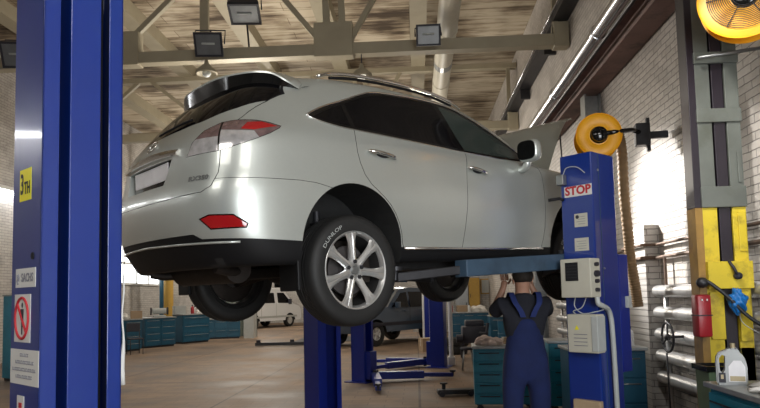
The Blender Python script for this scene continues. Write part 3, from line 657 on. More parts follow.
for ax in (0, 2.74):
    for s in (-1, 1):
        bm = B(); tube(bm, [(ax - .05, s * .38, .25), (ax - .02, s * .70, .17)], [.035, .028], 10); tube(bm, [(ax + .18, s * .38, .25), (ax + .02, s * .70, .17)], .024, 10); tube(bm, [(ax, s * .40, .25), (ax, s * .68, .235)], .022, 10)
        tube(bm, [(ax + .22, s * .40, .30), (ax + .05, s * .66, .30)], .018, 8); link('suspension_arm', bm, 'iron', car, True, 50)
        bm = B(); tube(bm, [(ax - .06, s * .56, .22), (ax - .03, s * .52, .66)], .030, 12)
        P = [(ax - .055 + .02 * k / 60 + .055 * math.cos(k / 60 * 2 * PI * 5), s * (.545) + .055 * math.sin(k / 60 * 2 * PI * 5), .30 + .30 * k / 60) for k in range(61)]
        tube(bm, P, .009, 6); link('shock_absorber', bm, 'darksteel', car, True, 50)

# ---- wheels
def make_wheel():
    """axis Y, outer face towards -Y, centre at origin"""
    T = [(.252, -.110), (.262, -.122), (.300, -.130), (.335, -.126), (.356, -.112), (.366, -.090), (.369, -.06)]
    prof = []
    prof += T
    for y in (-.056, -.030, -.004, .024, .050): prof += [(.3705, y), (.3705, y + .018), (.362, y + .019), (.362, y + .025)]
    prof = sorted(set(prof[:len(T)]), key=lambda p: T.index(p)) + prof[len(T):]
    prof += [(.369, .08), (.366, .090), (.356, .112), (.335, .126), (.300, .130), (.262, .122), (.252, .110), (.240, .10), (.240, -.10)]
    bm = B(); lathe(bm, prof, 72, 'Y', closed=True)
    tyre = link('tyre', bm, 'rubber', None, True, 35)
    bm = B()
    # rim barrel and lip
    lathe(bm, [(.258, -.108), (.262, -.116), (.256, -.121), (.248, -.118), (.240, -.105), (.232, -.085), (.225, -.03), (.215, .02), (.222, .09), (.235, .106), (.245, .11), (.245, .118), (.252, .112), (.246, .098), (.246, -.098)], 64, 'Y', closed=True)
    # spokes: seven, each tapering towards the rim
    for k in range(7):
        a0 = PI / 2 + 2 * PI * k / 7 + .10; secs = []
        for r_, wd, y0, th in ((.050, .034, -.095, .045), (.085, .027, -.100, .040), (.14, .026, -.104, .034), (.19, .032, -.108, .028), (.225, .043, -.112, .024), (.246, .058, -.112, .02)):
            c = Vector((math.cos(a0), 0, math.sin(a0))); t = Vector((-math.sin(a0), 0, math.cos(a0)))
            pp = [(-wd, y0 + .008), (-wd * .75, y0 - .002), (-wd * .2, y0 - .006), (0, y0 - .002), (wd * .2, y0 - .006), (wd * .75, y0 - .002), (wd, y0 + .008), (wd * .6, y0 + th), (-wd * .6, y0 + th)]
            secs.append([bm.verts.new(c * r_ + t * a + Vector((0, y, 0))) for a, y in pp])
        for s1, s2 in zip(secs, secs[1:]):
            m_ = len(s1)
            for i in range(m_): bm.faces.new((s1[i], s1[(i + 1) % m_], s2[(i + 1) % m_], s2[i]))
        bm.faces.new(secs[0]); bm.faces.new(secs[-1])
    lathe(bm, [(0, -.092), (.035, -.092), (.04, -.10), (.072, -.098), (.080, -.085), (.078, -.03), (.0, -.03)], 40, 'Y')
    for f in bm.faces:
        if f.calc_center_median().y > -.06: f.material_index = 1
    wh = link('wheel', bm, ['alloy', 'under'], None, True, 32)
    b2 = B(); lathe(b2, [(0, .05), (.16, .05), (.20, .035), (.205, .04), (.16, .06), (0, .06)], 36, 'Y'); link('dust_shield', b2, 'iron', wh, True, 40)
    tyre.parent = wh
    for k in range(5):
        a = PI / 2 + 2 * PI * k / 5; c = (.057 * math.cos(a), 0, .057 * math.sin(a))
        bm = B(); lathe(bm, [(.0135, -.112), (.0145, -.107), (.0145, -.09), (.0, -.09)], 6, 'Y', org=c); lathe(bm, [(0, -.112), (.0135, -.112)], 6, 'Y', org=c); link('lug_nut', bm, 'darksteel', wh, False)
    bm = B(); lathe(bm, [(0, -.108), (.026, -.108), (.030, -.104), (.030, -.09)], 24, 'Y'); cp = link('centre_cap', bm, 'steel', wh, True, 40)
    bm = B(); lathe(bm, [(.0, -.02), (.165, -.02), (.165, .004), (.0, .004)], 40, 'Y'); lathe(bm, [(0, -.06), (.08, -.06), (.08, .08), (0, .08)], 24, 'Y'); link('brake_disc', bm, 'darkalloy', wh, True, 35)
    bm = B(); box(bm, (.07, -.05, -.09), (.18, .05, .09), .02); link('brake_caliper', bm, 'iron', wh)
    return wh
wheel = make_wheel()
def bend_text(me, R0, y):
    for v in me.vertices:
        x, yy = v.co.x, v.co.y; a = -x / R0; r = R0 + yy
        v.co = (math.sin(-a) * r if False else -math.sin(a) * r, y - v.co.z, math.cos(a) * r)
for word, ang in (('DUNLOP', 42),):
    t = text_mesh('tyre_lettering', word, .034, 'steel' if False else 'conduit', None, Matrix(), .0008, sx=1.5)
    bend_text(t.data, .302, -.1305); t.data.transform(Matrix.Rotation(math.radians(-ang), 4, 'Y')); t.parent = wheel.children[0]
wheel.parent = car; wheel.location = (0, -.80, .222); wheel.scale = (1.025, 1, 1.035)
w2 = copy_tree(wheel, car); w2.location = (2.74, -.80, .25)
for x, z in ((0, .23), (2.74, .25)):
    w2 = copy_tree(wheel, car); w2.location = (x, .86, z); w2.rotation_euler = (0, .4, PI)

# ================================================================ the hall: ribs, trusses, beams, pipes
for k, x in enumerate((-9.3, -6.55, -4.1, -2.0, 0.2)):
    bm = B(); box(bm, (x - .2, YF, 8.06), (x + .2, YB, ZC + .02)); o = link('ceiling_beam', bm, 'truss'); struct(o); o.name = 'trim_%d' % (k + 1)
def truss(y, label):
    t = empty('roof_truss', (0, y, 6.2)); tag(t, label, 'truss', None)
    L = lambda *a: (a[0], 0, a[1])
    bm = B(); box(bm, (XL + .02, -.11, -.02), (XR - .02, .11, .20)); link('bottom_chord', bm, 'truss', t)
    bm = B(); box(bm, (XL + .02, -.11, 1.72), (XR - .02, .11, 1.86)); link('top_chord', bm, 'truss', t)
    for xa in (-1.4, 2.92, -5.6, -9.6):
        bm = B(); box(bm, (xa - (.45 if xa < 2 else .22), -.13, -.05), (xa + (.30 if xa < 2 else .06), .13, .62 if xa < 2 else .42), .01); link('gusset_plate', bm, 'truss', t)
    n = 0
    for (x0, z0, x1, z1, wdt) in ((-1.60, .3, -1.64, 1.75, .13), (-1.30, .3, -1.34, 1.75, .12), (-1.75, .3, -2.9, 1.75, .10), (-1.15, .3, -.3, 1.75, .10), (2.75, .2, 2.75, 1.75, .10),
                              (-4.02, .1, -4.02, 1.75, .16), (-5.7, .3, -4.2, 1.75, .10), (-5.8, .3, -7.6, 1.75, .10), (-9.7, .3, -8, 1.75, .1)):
        a, b = Vector((x0, 0, z0)), Vector((x1, 0, z1)); d = (b - a); s = Vector((d.z, 0, -d.x)).normalized() * wdt / 2
        bm = B(); prism(bm, [((a + s).x, (a + s).z), ((b + s).x, (b + s).z), ((b - s).x, (b - s).z), ((a - s).x, (a - s).z)], FR_SIDE, -.05, .05); link('web_member', bm, 'truss', t)
    return t
truss(12.0, 'olive grey steel roof truss nearest above the car carrying the floodlights')
truss(18.0, 'olive grey steel roof truss next one behind the floodlight truss')
truss(24.0, 'olive grey steel roof truss furthest down the hall')
# cream duct along the hall
bm = B(); P = [(.72, 5.5 + i * 1.5, 6.72) for i in range(23)]; tube(bm, P, .20, 20); duct = link('air_duct', bm, 'cream', None, True, 40)
tag(duct, 'cream round duct running under the ceiling along the hall', 'duct')
for i in range(9):
    bm = B(); y = 6.0 + i * 3.1; lathe(bm, [(.201, -.03), (.216, -.02), (.216, .02), (.201, .03)], 20, 'Y', org=(.72, y, 6.72)); link('duct_flange', bm, 'cream', duct, True, 40)
bm = B(); lathe(bm, [(.2005, -.14), (.205, -.14), (.205, .14), (.2005, .14)], 20, 'Y', org=(.72, 14.0, 6.72)); link('duct_patch', bm, 'steel', duct)['label'] = 'dark grey patch'
# runway beam on the right wall
bm = B(); box(bm, (2.66, 4.0, 4.68), (2.98, 34, 4.72)); box(bm, (2.80, 4.0, 4.72), (2.86, 34, 5.00)); box(bm, (2.66, 4.0, 4.98), (2.98, 34, 5.02))
rb = tag(link('runway_beam', bm, 'beam'), 'brown I-beam running along the right brick wall under the silver pipe', 'beam')
bm = B(); box(bm, (2.86, 4.0, 4.73), (2.98, 34, 4.86)); link('beam_angle', bm, 'darksteel', rb)
bm = B(); tube(bm, [(2.60, y, 5.12) for y in (4, 8.5, 9, 14, 20, 34)], .10, 16); sp_ = tag(link('silver_pipe', bm, 'brightpipe', None, True, 40), 'thick bright galvanised pipe lying along the brown beam on the right wall', 'pipe')
for y in (6.5, 8.8, 11.5, 15, 20): bm = B(); lathe(bm, [(.101, -.05), (.114, -.045), (.114, .045), (.101, .05)], 16, 'Y', org=(2.60, y, 5.12)); link('pipe_coupling', bm, 'brightpipe', sp_, True, 40)
bm = B(); tube(bm, [(2.62, 4, 4.93), (2.62, 34, 4.93)], .028, 10); tag(link('thin_pipe', bm, 'maroon', None, True, 40), 'thin dark pipe directly below the thick galvanised pipe', 'pipe')
# cable tray higher up
bm = B(); box(bm, (2.72, 8, 6.66), (2.98, 34, 6.70)); box(bm, (2.70, 8, 6.66), (2.72, 34, 6.78)); tr = tag(link('cable_tray', bm, 'darksteel'), 'grey cable tray high on the right wall above the runway beam', 'cable tray')
bm = B(); tube(bm, [(2.68, 8, 6.80), (2.68, 34, 6.80)], .022, 8); link('tray_conduit', bm, 'brightpipe', tr, True)
for y in (10, 13, 16, 19, 22): bm = B(); box(bm, (2.74, y, 6.42), (2.98, y + .08, 6.66)); link('tray_bracket', bm, 'darksteel', tr)
# wall columns carrying the beam
for y, lb in ((10.15, 'grey steel wall column behind the orange reel, holding the brown beam'), (15.0, 'grey steel wall column further back, hidden beside the hood')):
    bm = B(); box(bm, (2.74, y, 0), (2.77, y + .26, 4.68)); box(bm, (2.97, y, 0), (2.995, y + .26, 4.68)); box(bm, (2.77, y + .12, 0), (2.97, y + .14, 4.68)); tag(link('wall_column', bm, 'steel'), lb, 'column')
bm = B(); box(bm, (2.76, 5.93, 3.95), (2.99, 6.0, 4.68)); box(bm, (2.50, 5.85, 4.50), (2.99, 6.1, 4.68)); tag(link('beam_bracket', bm, 'steel'), 'pale steel bracket under the brown beam beside the grey post top', 'bracket')
# brick pilaster with soot
bm = B(); box(bm, (2.82, 8.05, 0), (3.02, 8.75, 2.35)); o = link('trim_9', bm, 'brickB'); struct(o)

# heating pipe register
MT['sooty'] = mat('sooty_wall_patch', (0.05, 0.045, 0.04), 0.8)
def register(y0, y1, zs, label):
    t = empty('heating_register', (2.91, (y0 + y1) / 2, .4)); tag(t, label, 'radiator')
    c = Vector((2.91, (y0 + y1) / 2, .4))
    for z in zs:
        bm = B(); prof = [(.0, y0 - c.y - .02), (.045, y0 - c.y - .018), (.070, y0 - c.y + .01), (.072, y0 - c.y + .03), (.072, y1 - c.y - .03), (.070, y1 - c.y - .01), (.0, y1 - c.y)]
        lathe(bm, prof, 20, 'Y', org=(0, 0, z - .4)); link('register_pipe', bm, 'pipe', t, True, 40)
    for y in (y0 + .25, y1 - .25): bm = B(); tube(bm, [(0, y - c.y, -.398), (0, y - c.y, max(zs) - .4)], .025, 10); link('riser', bm, 'pipe', t, True)
    return t
register(3.4, 7.95, (1.53, 1.275, 1.02, .765, .51), 'silver heating pipe register on the wall behind the yellow post')
register(10.5, 13.4, (1.53, 1.275, 1.02, .765, .51), 'silver heating pipe register further back behind the blue STOP post')
for z0, z1, r, lb in ((2.10, 2.10, .018, 'upper thin rusty pipe on the brick wall above the heating pipes'), (1.94, 1.94, .022, 'lower thin rusty pipe on the brick wall just above the heating pipes')):
    bm = B(); tube(bm, [(2.94, 3.2, z0), (2.94, 8.0, z1 + .0), (2.78, 8.05, z1), (2.78, 8.8, z1), (2.94, 9.0, z1), (2.94, 20, z1)], r, 8); tag(link('rusty_pipe', bm, 'rustpipe', None, True, 40), lb, 'pipe')
bm = B(); tube(bm, [(2.93, 7.72, .05), (2.93, 7.72, 1.94)], .018, 8); tag(link('rusty_pipe', bm, 'rustpipe', None, True, 40), 'short upright rusty pipe at the left end of the heating pipes', 'pipe')
# hand wheel valve with its stem
t = empty('valve', (2.66, 7.05, 1.04)); tag(t, 'black spoked hand wheel valve in front of the heating pipes', 'valve')
bm = B(); N_ = 40
WM = Matrix.Rotation(.05, 4, 'Z')
tube(bm, [WM @ Vector((0, .0, 0)) + WM @ Vector((0, .14 * math.cos(2 * PI * k / N_), .155 * math.sin(2 * PI * k / N_))) for k in range(N_ + 1)], .013, 8)
for k in range(3):
    a = PI / 2 + 2 * PI * k / 3; tube(bm, [(0, 0, 0), WM @ Vector((0, .14 * math.cos(a), .155 * math.sin(a)))], .010, 8)
ellipsoid(bm, (0, 0, 0), (.035, .035, .035)); link('hand_wheel', bm, 'darksteel', t, True)
bm = B(); tube(bm, [(0, 0, 0), (.20, .05, 0)], .014, 8); tube(bm, [(-.01, .02, -.17), (.0, .02, -1.038)], .010, 8); link('valve_stem', bm, 'darksteel', t, True)

# exhaust hose reels
def reel(loc, rz, label, hose=None, wall_dx=None, R=.33):
    t = empty('hose_reel', loc, rz); tag(t, label, 'hose reel', None)
    bm = B(); lathe(bm, [(.10, -.15), (.13, -.17), (.22, -.178), (R - .01, -.165), (R, -.155), (R + .006, -.16), (R + .004, -.148), (R - .02, -.150), (.22, -.165), (.12, -.155)], 64, 'Y', closed=True)
    f = link('front_flange', bm, 'orange', t, True, 50)
    bm = B(); lathe(bm, [(.10, .15), (.22, .17), (R, .155), (R, .145), (.22, .16), (.10, .14)], 64, 'Y', closed=True); link('rear_flange', bm, 'orange', t, True, 50)
    bm = B(); lathe(bm, [(.10, -.16), (.13, -.155), (.13, .15), (.10, .15)], 40, 'Y', closed=True); link('drum', bm, 'orange', t, True, 50)
    bm = B(); lathe(bm, [(0, -.235), (.065, -.235), (.085, -.22), (.090, -.17), (.085, .16), (0, .16)], 30, 'Y')
    for k in range(8):
        a = 2 * PI * k / 8; ellipsoid(bm, (.055 * math.cos(a), -.235, .055 * math.sin(a)), (.009, .008, .009), 8, 6)
    link('hub', bm, 'gloss', t, True, 40)
    return t, f
# first reel above the STOP post
rl, rf = reel((2.15, 7.5, 3.33), -.15, 'orange hose reel on the brick wall above the blue STOP post', R=.25)
bm = B(); tube(bm, [(.0, -.20, 0), (.36, -.12, .04), (.50, .12, .06)], .028, 10); link('reel_arm', bm, 'gloss', rl, True)
bm = B(); box(bm, (.44, .06, -.10), (.60, .2, .16), .01); box(bm, (.56, .08, -.17), (.60, .14, .22), .005); box(bm, (.60, .10, -.02), (.80, .16, .06), .005); link('wall_bracket', bm, 'darksteel', rl)
bm = B(); P = [(R_c * math.cos(a), -.10 + .0245 * i2, R_c * math.sin(a)) for i2 in range(1) for R_c in (.2,) for a in (0,)]
wind = []
for k in range(200):
    a = 2 * PI * k / 40; wind.append((.175 * math.cos(a), -.10 + .04 * k / 40, .175 * math.sin(a)))
tube(bm, wind, .035, 8); link('wound_hose', bm, 'hose', rl, True)
hp = smooth_curve([(2.30, 7.60, 3.50), (2.42, 7.62, 3.42), (2.475, 7.66, 3.2), (2.49, 7.70, 2.7), (2.52, 7.72, 2.2), (2.54, 7.74, 1.9), (2.58, 7.75, 1.6), (2.60, 7.74, 1.35)], 26)
bm = B(); rr = [.060 + .006 * math.sin(i * 2.1) for i in range(len(hp))]; tube(bm, hp, rr, 14); tag(link('exhaust_hose', bm, 'hose', None, True), 'brown ribbed hose hanging from the orange reel down the brick wall', 'hose')
# second reel, near, top right
rl2, rf2 = reel((2.62, 5.0, 3.80), -.50, 'near orange hose reel with a wire guard above the yellow post', R=.33)
bm = B()
for k in range(16):
    r_ = .06 + .0135 * k
    tube(bm, [(r_ * math.cos(a), -.20 - .02 * math.sin(PI * k / 15), r_ * math.sin(a)) for a in [2 * PI * j / 40 for j in range(41)]], .0028, 5, caps=False)
for k in range(6):
    a = 2 * PI * k / 6; tube(bm, [(.05 * math.cos(a), -.20, .05 * math.sin(a)), (.27 * math.cos(a), -.20, .27 * math.sin(a))], .004, 5)
link('wire_guard', bm, 'darksteel', rl2, True)
rl2.scale = (1, .5, 1)
bm = B(); tube(bm, [(.0, .17, 0), (.1, .25, 0), (.22, .40, -.05)], .03, 10); link('reel_arm', bm, 'gloss', rl2, True)
# horizontal rod over the yellow post
bm = B(); tube(bm, [(2.45, 5.50, 3.52), (2.98, 5.50, 3.585)], .016, 8); tag(link('tie_rod', bm, 'steel', None, True), 'thin grey rod from the grey post top to the brick wall', 'rod')

# ================================================================ lift posts
def stub_arm(parent, a, b, c, z, m='armblue', h0=.13, padz=None):
    """swing arm of a post: outer box a->b, inner extension b->c, pad at c (coordinates of the parent)"""
    def bar(p, q, w_, h_):
        p, q = Vector(p), Vector(q); d = (q - p).normalized(); s = Vector((-d.y, d.x, 0)) * w_ / 2; bm = B()
        vs = []
        for P_ in (p, q):
            for k1, k2 in ((1, 0), (-1, 0), (-1, 1), (1, 1)): vs.append(bm.verts.new(P_ + s * k1 + Vector((0, 0, h_ * (k2 - .5)))))
        for f in ((0, 1, 2, 3), (4, 7, 6, 5), (0, 4, 5, 1), (1, 5, 6, 2), (2, 6, 7, 3), (3, 7, 4, 0)): bm.faces.new([vs[i] for i in f])
        bmesh.ops.bevel(bm, geom=bm.edges[:], offset=.006, segments=1, affect='EDGES'); return bm
    arm = link('swing_arm', bar(a, b, .14, h0), m, parent)
    ov = Vector(b) + (Vector(a) - Vector(b)).normalized() * .25
    ex = link('arm_extension', bar(ov, c, .095, h0 * .52), 'darksteel' if m != 'blue2' else m, arm)
    bm = B(); cc = Vector(c); tube(bm, [cc + Vector((0, 0, -.02)), cc + Vector((0, 0, .05))], .022, 12); tube(bm, [cc + Vector((0, 0, .05)), cc + Vector((0, 0, .08))], .055, 18); link('lift_pad', bm, 'darksteel', arm, True, 40)
    bm = B(); tube(bm, [Vector(a) - Vector((0, 0, .10)), Vector(a) + Vector((0, 0, .10))], .035, 14); link('pivot_pin', bm, 'darksteel', arm, True, 40)
    return arm
# ---- STOP post
sp = empty('lift_post', (1.462, 5.30, 0), HEAD); tag(sp, 'blue lift post with a STOP sign and control boxes beside the car', 'lift post')
bm = B(); box(bm, (0, 0, .02), (.36, .30, 2.705), .012); col_ = link('column', bm, 'blue', sp)
bm = B(); box(bm, (.10, -.004, .1), (.104, .0, 2.69)); link('column_seam', bm, 'armblue', sp)
bm = B(); box(bm, (-.12, -.10, 0), (.50, .45, .02), .004); link('base_plate', bm, 'blue2', sp)
bm = B(); box(bm, (.36, .0, .86), (.52, .28, 1.86), .008); box(bm, (.34, .28, .86), (.52, .36, 1.86), .008); link('carriage', bm, 'blue2', sp)
bm = B(); box(bm, (.44, -.03, 1.40), (.50, .0, 1.50), .004); link('latch', bm, 'conduit', sp)
def face_text(s, y, z, size, m, parent, x=-.0035, sx=1.0, bold=0.0): return text_mesh('lettering', s, size, m, parent, frame((x, y, z), (0, -1, 0), (0, 0, 1)), .0008, bold, sx=sx)
bm = B(); box(bm, (-.004, .006, 2.345), (0, .262, 2.435), .001); st = link('stop_sign', bm, 'white', sp); st['label'] = 'white sign reading STOP in red'
face_text('STOP', .134, 2.392, .098, 'redink', st, -.0052, 1.02, .0035)
for (a0, a1, z0, z1) in ((.057, .178, 2.085, 2.198), (.055, .185, 1.885, 1.993)):
    bm = B(); box(bm, (-.004, a0, z0), (0, a1, z1), .001); pl = link('rating_plate', bm, 'beige', sp)
    for k in range(4):
        bm = B(); box(bm, (-.005, a0 + .02, z1 - .03 - k * .02), (-.004, a1 - .02 - .015 * (k % 2), z1 - .026 - k * .02)); link('printed_line', bm, 'greyink', pl)
    if z0 > 2: bm = B(); lathe(bm, [(0, -.0055), (.016, -.0055), (.016, -.004)], 16, 'X', org=(0, a1 - .028, z1 - .028)); link('printed_mark', bm, 'ink', pl)
bm = B(); box(bm, (-.06, .235, 2.450), (-.0, .305, 2.540), .008); sw = link('limit_switch', bm, 'steel', sp)
bm = B(); tube(bm, smooth_curve([(-.03, .25, 2.54), (-.04, .21, 2.59), (-.03, .12, 2.585), (-.006, .06, 2.53)], 6), .004, 6); link('cable', bm, 'conduit', sw, True)
bm = B(); tube(bm, [(-.04, .29, 2.34), (-.10, .36, 2.33)], .014, 8); tube(bm, [(-.0, .28, 2.33), (-.04, .29, 2.34)], .014, 8); link('striker', bm, 'slot', sp, True)
# control box
bm = B(); box(bm, (-.15, -.035, 1.50), (.0, .240, 1.815), .008); cb = link('control_box', bm, 'beige', sp); cb['label'] = 'beige control box with a dark display'
bm = B(); box(bm, (-.156, .075, 1.635), (-.149, .190, 1.785), .002); link('display', bm, 'slot', cb)
for k in range(5): bm = B(); box(bm, (-.158, .085, 1.66 + .024 * k), (-.155, .18, 1.665 + .024 * k)); link('display_line', bm, 'darksteel', cb)
for k, z in enumerate((1.765, 1.69, 1.63, 1.56)):
    bm = B(); r_ = .016 if k != 1 else .026; tube(bm, [(-.075, -.035, z), (-.075, -.062, z)], r_, 14); link('knob', bm, 'ink', cb, True, 40)
# lower junction box
bm = B(); box(bm, (-.115, -.052, 1.055), (.0, .220, 1.365), .010); lb = link('junction_box', bm, 'beige', sp); lb['label'] = 'beige junction box below the control box'
bm = B(); box(bm, (-.120, -.058, 1.07), (-.0, .0, 1.35), .006); link('box_lid', bm, 'conduit', lb)
bm = B(); prism(bm, [(.11, 1.24), (.15, 1.24), (.13, 1.275)], lambda a, b, d: (d, a, b), -.118, -.114); link('warning_mark', bm, 'ylabel', lb)
for z in (1.20, 1.17, 1.14, 1.11): bm = B(); box(bm, (-.118, .04, z), (-.114, .16, z + .006)); link('printed_line', bm, 'greyink', lb)
bm = B(); box(bm, (-.05, -.01, .25), (.0, .235, .668), .006); bb = link('lower_cover', bm, 'woodbeige', sp)
bm = B(); tube(bm, [(-.056, .02, .60), (-.046, .02, .60)], .012, 12); link('lock', bm, 'ink', bb)
bm = B(); tube(bm, smooth_curve([(-.06, -.03, 1.50), (-.06, -.04, 1.45), (.0, -.05, 1.425), (.08, -.04, 1.40), (.13, -.035, 1.33), (.145, -.035, 1.2), (.16, -.035, .8), (.165, -.035, .25), (.17, -.02, .03)], 8), .021, 12); link('conduit', bm, 'conduit', sp, True)
for P in ([(-.07, .16, 1.50), (-.07, .17, 1.43), (-.07, .10, 1.37), (-.06, -.02, 1.385), (.05, -.03, 1.40)], [(-.07, .06, 1.50), (-.075, .10, 1.42), (-.09, .17, 1.39), (-.06, .17, 1.365)]):
    bm = B(); tube(bm, smooth_curve(P, 7), .0045, 6); link('cable', bm, 'conduit', sp, True)
bm = B(); tube(bm, [(.09, -.006, 2.555), (.09, .0, 2.555)], .012, 10); tube(bm, [(.12, -.012, 1.735), (.12, .0, 1.735)], .008, 8); link('bolt', bm, 'steel', sp, True)
# arms reach under the car
def car2post(v, post, rz):
    wv = cw(v) - post; c, s = math.cos(-rz), math.sin(-rz); return Vector((wv.x * c - wv.y * s, wv.x * s + wv.y * c, wv.z))
PO = Vector((1.462, 5.30, 0))
for (a, b, c) in (((2.10, -1.17, .235), (.93, -1.03, .205), (.46, -.80, .160)), ((2.26, -1.17, .235), (2.42, -1.02, .215), (2.44, -.74, .130))):
    stub_arm(sp, car2post(a, PO, HEAD), car2post(b, PO, HEAD), car2post(c, PO, HEAD), 0)
bm = B(); box(bm, (.06, .30, 1.70), (.34, .36, 1.92), .01); link('carriage_head', bm, 'darksteel', sp)

# ---- far post of the same lift, a channel whose open side faces the car
def channel_post(loc, rz, label, h=2.7, wdt=.32, dep=.28, m='blue2', car_z=.5, arms=None, name='lift_post', whitebar=False, cat='lift post', group=None):
    """local: opening faces -Y, width along X (0..wdt), depth along +Y"""
    t = empty(name, loc, rz); tag(t, label, cat, group)
    lip = wdt * .19; th = .012
    bm = B(); box(bm, (0, 0, .015), (lip, th, h)); box(bm, (wdt - lip, 0, .015), (wdt, th, h)); box(bm, (0, th, .015), (th, dep, h)); box(bm, (wdt - th, th, .015), (wdt, dep, h)); box(bm, (0, dep - th, .015), (wdt, dep, h)); box(bm, (0, 0, h), (wdt, dep, h + .012)); link('column', bm, m, t)
    bm = B(); box(bm, (-.10, -.10, 0), (wdt + .10, dep + .10, .016), .003); link('base_plate', bm, m, t)
    if whitebar:
        bm = B(); box(bm, (lip, -.02, .1), (wdt - lip, th, h - .1)); link('cover_strip', bm, 'white', t)
    if arms:
        bm = B(); box(bm, (lip * .8, -.10, car_z - .05), (wdt - lip * .8, dep * .5, car_z + .45), .006); link('carriage', bm, m, t)
        for a in arms: stub_arm(t, *[Vector(p) for p in a], 0, m=m)
    return t
fp = Vector((-1.12, 7.17, 0))
t = channel_post(fp, HEAD, 'blue lift post behind the rear wheel of the raised silver SUV', car_z=1.62)
bm = B(); box(bm, (-.02, -.12, 1.62), (.34, .05, 1.95), .01); link('carriage', bm, 'blue2', t)
for (a, b, c) in (((1.80, 1.42, .20), (.95, 1.05, .18), (.46, .80, .160)), ((2.05, 1.42, .20), (2.38, 1.08, .18), (2.44, .74, .130))):
    stub_arm(t, car2post(a, fp, HEAD), car2post(b, fp, HEAD), car2post(c, fp, HEAD), 0)

# ---- big post in the left foreground
na = math.radians(-38); LP = Vector((-1.425, 2.35, 0)); rzp = na + PI / 2          # opening normal = -Y local
t = empty('lift_post', LP, rzp); tag(t, 'large blue lift post in the left foreground with yellow and white stickers', 'lift post')
W0, D0, H0, th = .322, .285, 2.95, .008
bm = B(); box(bm, (0, 0, .02), (.064, th, H0), .002); box(bm, (.262, 0, .02), (W0, th, H0), .002); box(bm, (0, 0, .02), (th, D0, H0), .002); box(bm, (W0 - th, 0, .02), (W0, D0, H0), .002); box(bm, (0, D0 - th, .02), (W0, D0, H0)); link('column', bm, 'blue', t)
bm = B(); box(bm, (-.12, -.12, 0), (W0 + .12, D0 + .12, .02)); link('base_plate', bm, 'blue2', t)
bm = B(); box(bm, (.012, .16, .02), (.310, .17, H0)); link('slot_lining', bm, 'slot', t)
bm = B(); box(bm, (.104, -.002, .02), (.226, .16, H0), .003); link('centre_panel', bm, 'blue', t)
def side_frame(d, z): return frame((-.0035, d, z), (0, -1, 0), (0, 0, 1))
def sticker(d0, d1, z0, z1, m, name, label):
    bm = B(); box(bm, (-.0015, d0, z0), (0.0, d1, z1)); o = link(name, bm, m, t); o['label'] = label; return o
s1 = sticker(.098, .214, 1.960, 2.088, 'ylabel', 'number_sticker', 'yellow sticker reading 3TH')
text_mesh('lettering', '3', .115, 'ink', s1, frame((-.003, .186, 2.024), (0, -1, 0), (0, 0, 1)), .0005, .002, sx=.62); text_mesh('lettering', 'TH', .068, 'ink', s1, frame((-.003, .133, 2.008), (0, -1, 0), (0, 0, 1)), .0005, .0015, sx=.66)
s2 = sticker(.040, .240, 1.615, 1.690, 'white', 'maker_sticker', 'white sticker reading SACHS')
text_mesh('lettering', 'SACHS', .046, 'greyink', s2, frame((-.003, .118, 1.652), (0, -1, 0), (0, 0, 1)), .0005, .001, sx=.86)
bm = B(); tube(bm, [(-.003, .222, 1.665), (-.003, .212, 1.650), (-.003, .220, 1.64), (-.003, .210, 1.628)], .003, 6); tube(bm, [(-.003, .206, 1.668), (-.003, .198, 1.652), (-.003, .204, 1.64)], .003, 6); link('printed_mark', bm, 'greyink', s2)
s3 = sticker(.085, .246, 1.400, 1.588, 'white', 'warning_sticker', 'white sticker with a red no-standing sign')
bm = B(); rg = [(-.003, .1655 + .066 * math.cos(a), 1.494 + .080 * math.sin(a)) for a in [2 * PI * k / 40 for k in range(41)]]; tube(bm, rg, .0055, 6, caps=False); tube(bm, [(-.003, .1655 + .045, 1.494 + .056), (-.003, .1655 - .045, 1.494 - .056)], .005, 6); link('printed_ring', bm, 'redink', s3)
bm = B(); ellipsoid(bm, (-.002, .1655, 1.545), (.001, .009, .011), 10, 6); prism(bm, [(.150, 1.530), (.181, 1.530), (.178, 1.485), (.172, 1.485), (.170, 1.430), (.161, 1.430), (.159, 1.485), (.153, 1.485)], lambda a, b, d: (d, a, b), -.003, -.001); link('printed_figure', bm, 'ink', s3)
s4 = sticker(-.002, .280, 1.236, 1.372, 'white', 'text_sticker', 'white sticker with four lines of small print')
random.seed(3)
for r_, (z, hw) in enumerate(((1.350, .040), (1.322, .085), (1.294, .115), (1.266, .080))):
    bm = B(); y = .139 + hw
    while y > .139 - hw:
        wl = random.uniform(.005, .010); box(bm, (-.003, y - wl, z - .006), (-.0015, y, z - .003)); box(bm, (-.003, y - wl * .35, z - .006), (-.0015, y, z + .007)); box(bm, (-.003, y - wl, z + .004), (-.0015, y, z + .007)) if random.random() > .4 else None; y -= wl + .005
    link('printed_line', bm, 'greyink', s4)
s5 = sticker(.135, .205, 1.02, 1.192, 'white', 'small_sticker', 'small narrow white sticker')
bm = B(); box(bm, (-.003, .155, 1.145), (-.0015, .185, 1.165)); link('printed_mark', bm, 'redink', s5)
bm = B(); box(bm, (-.003, .155, 1.09), (-.0015, .185, 1.12)); link('printed_mark', bm, 'greyink', s5)
bm = B(); tube(bm, [(-.004, .07, 1.735), (.002, .07, 1.735)], .014, 14); link('bolt_hole', bm, 'slot', t)
# white strap at the post's far edge
a_ = Vector((W0 + .012, .04, 0))
bm = B(); 
for k in range(14):
    z = 1.66 - k * .035; 
pts = [(W0 + .016 + .004 * math.sin(k), .02, 1.66 - k * .035) for k in range(14)]
tube(bm, pts, [.004] * 8 + [.006, .009, .011, .012, .012, .010], 8)
tie = link('cable_tie', bm, 'white', t, True); tie['label'] = 'white strap end'

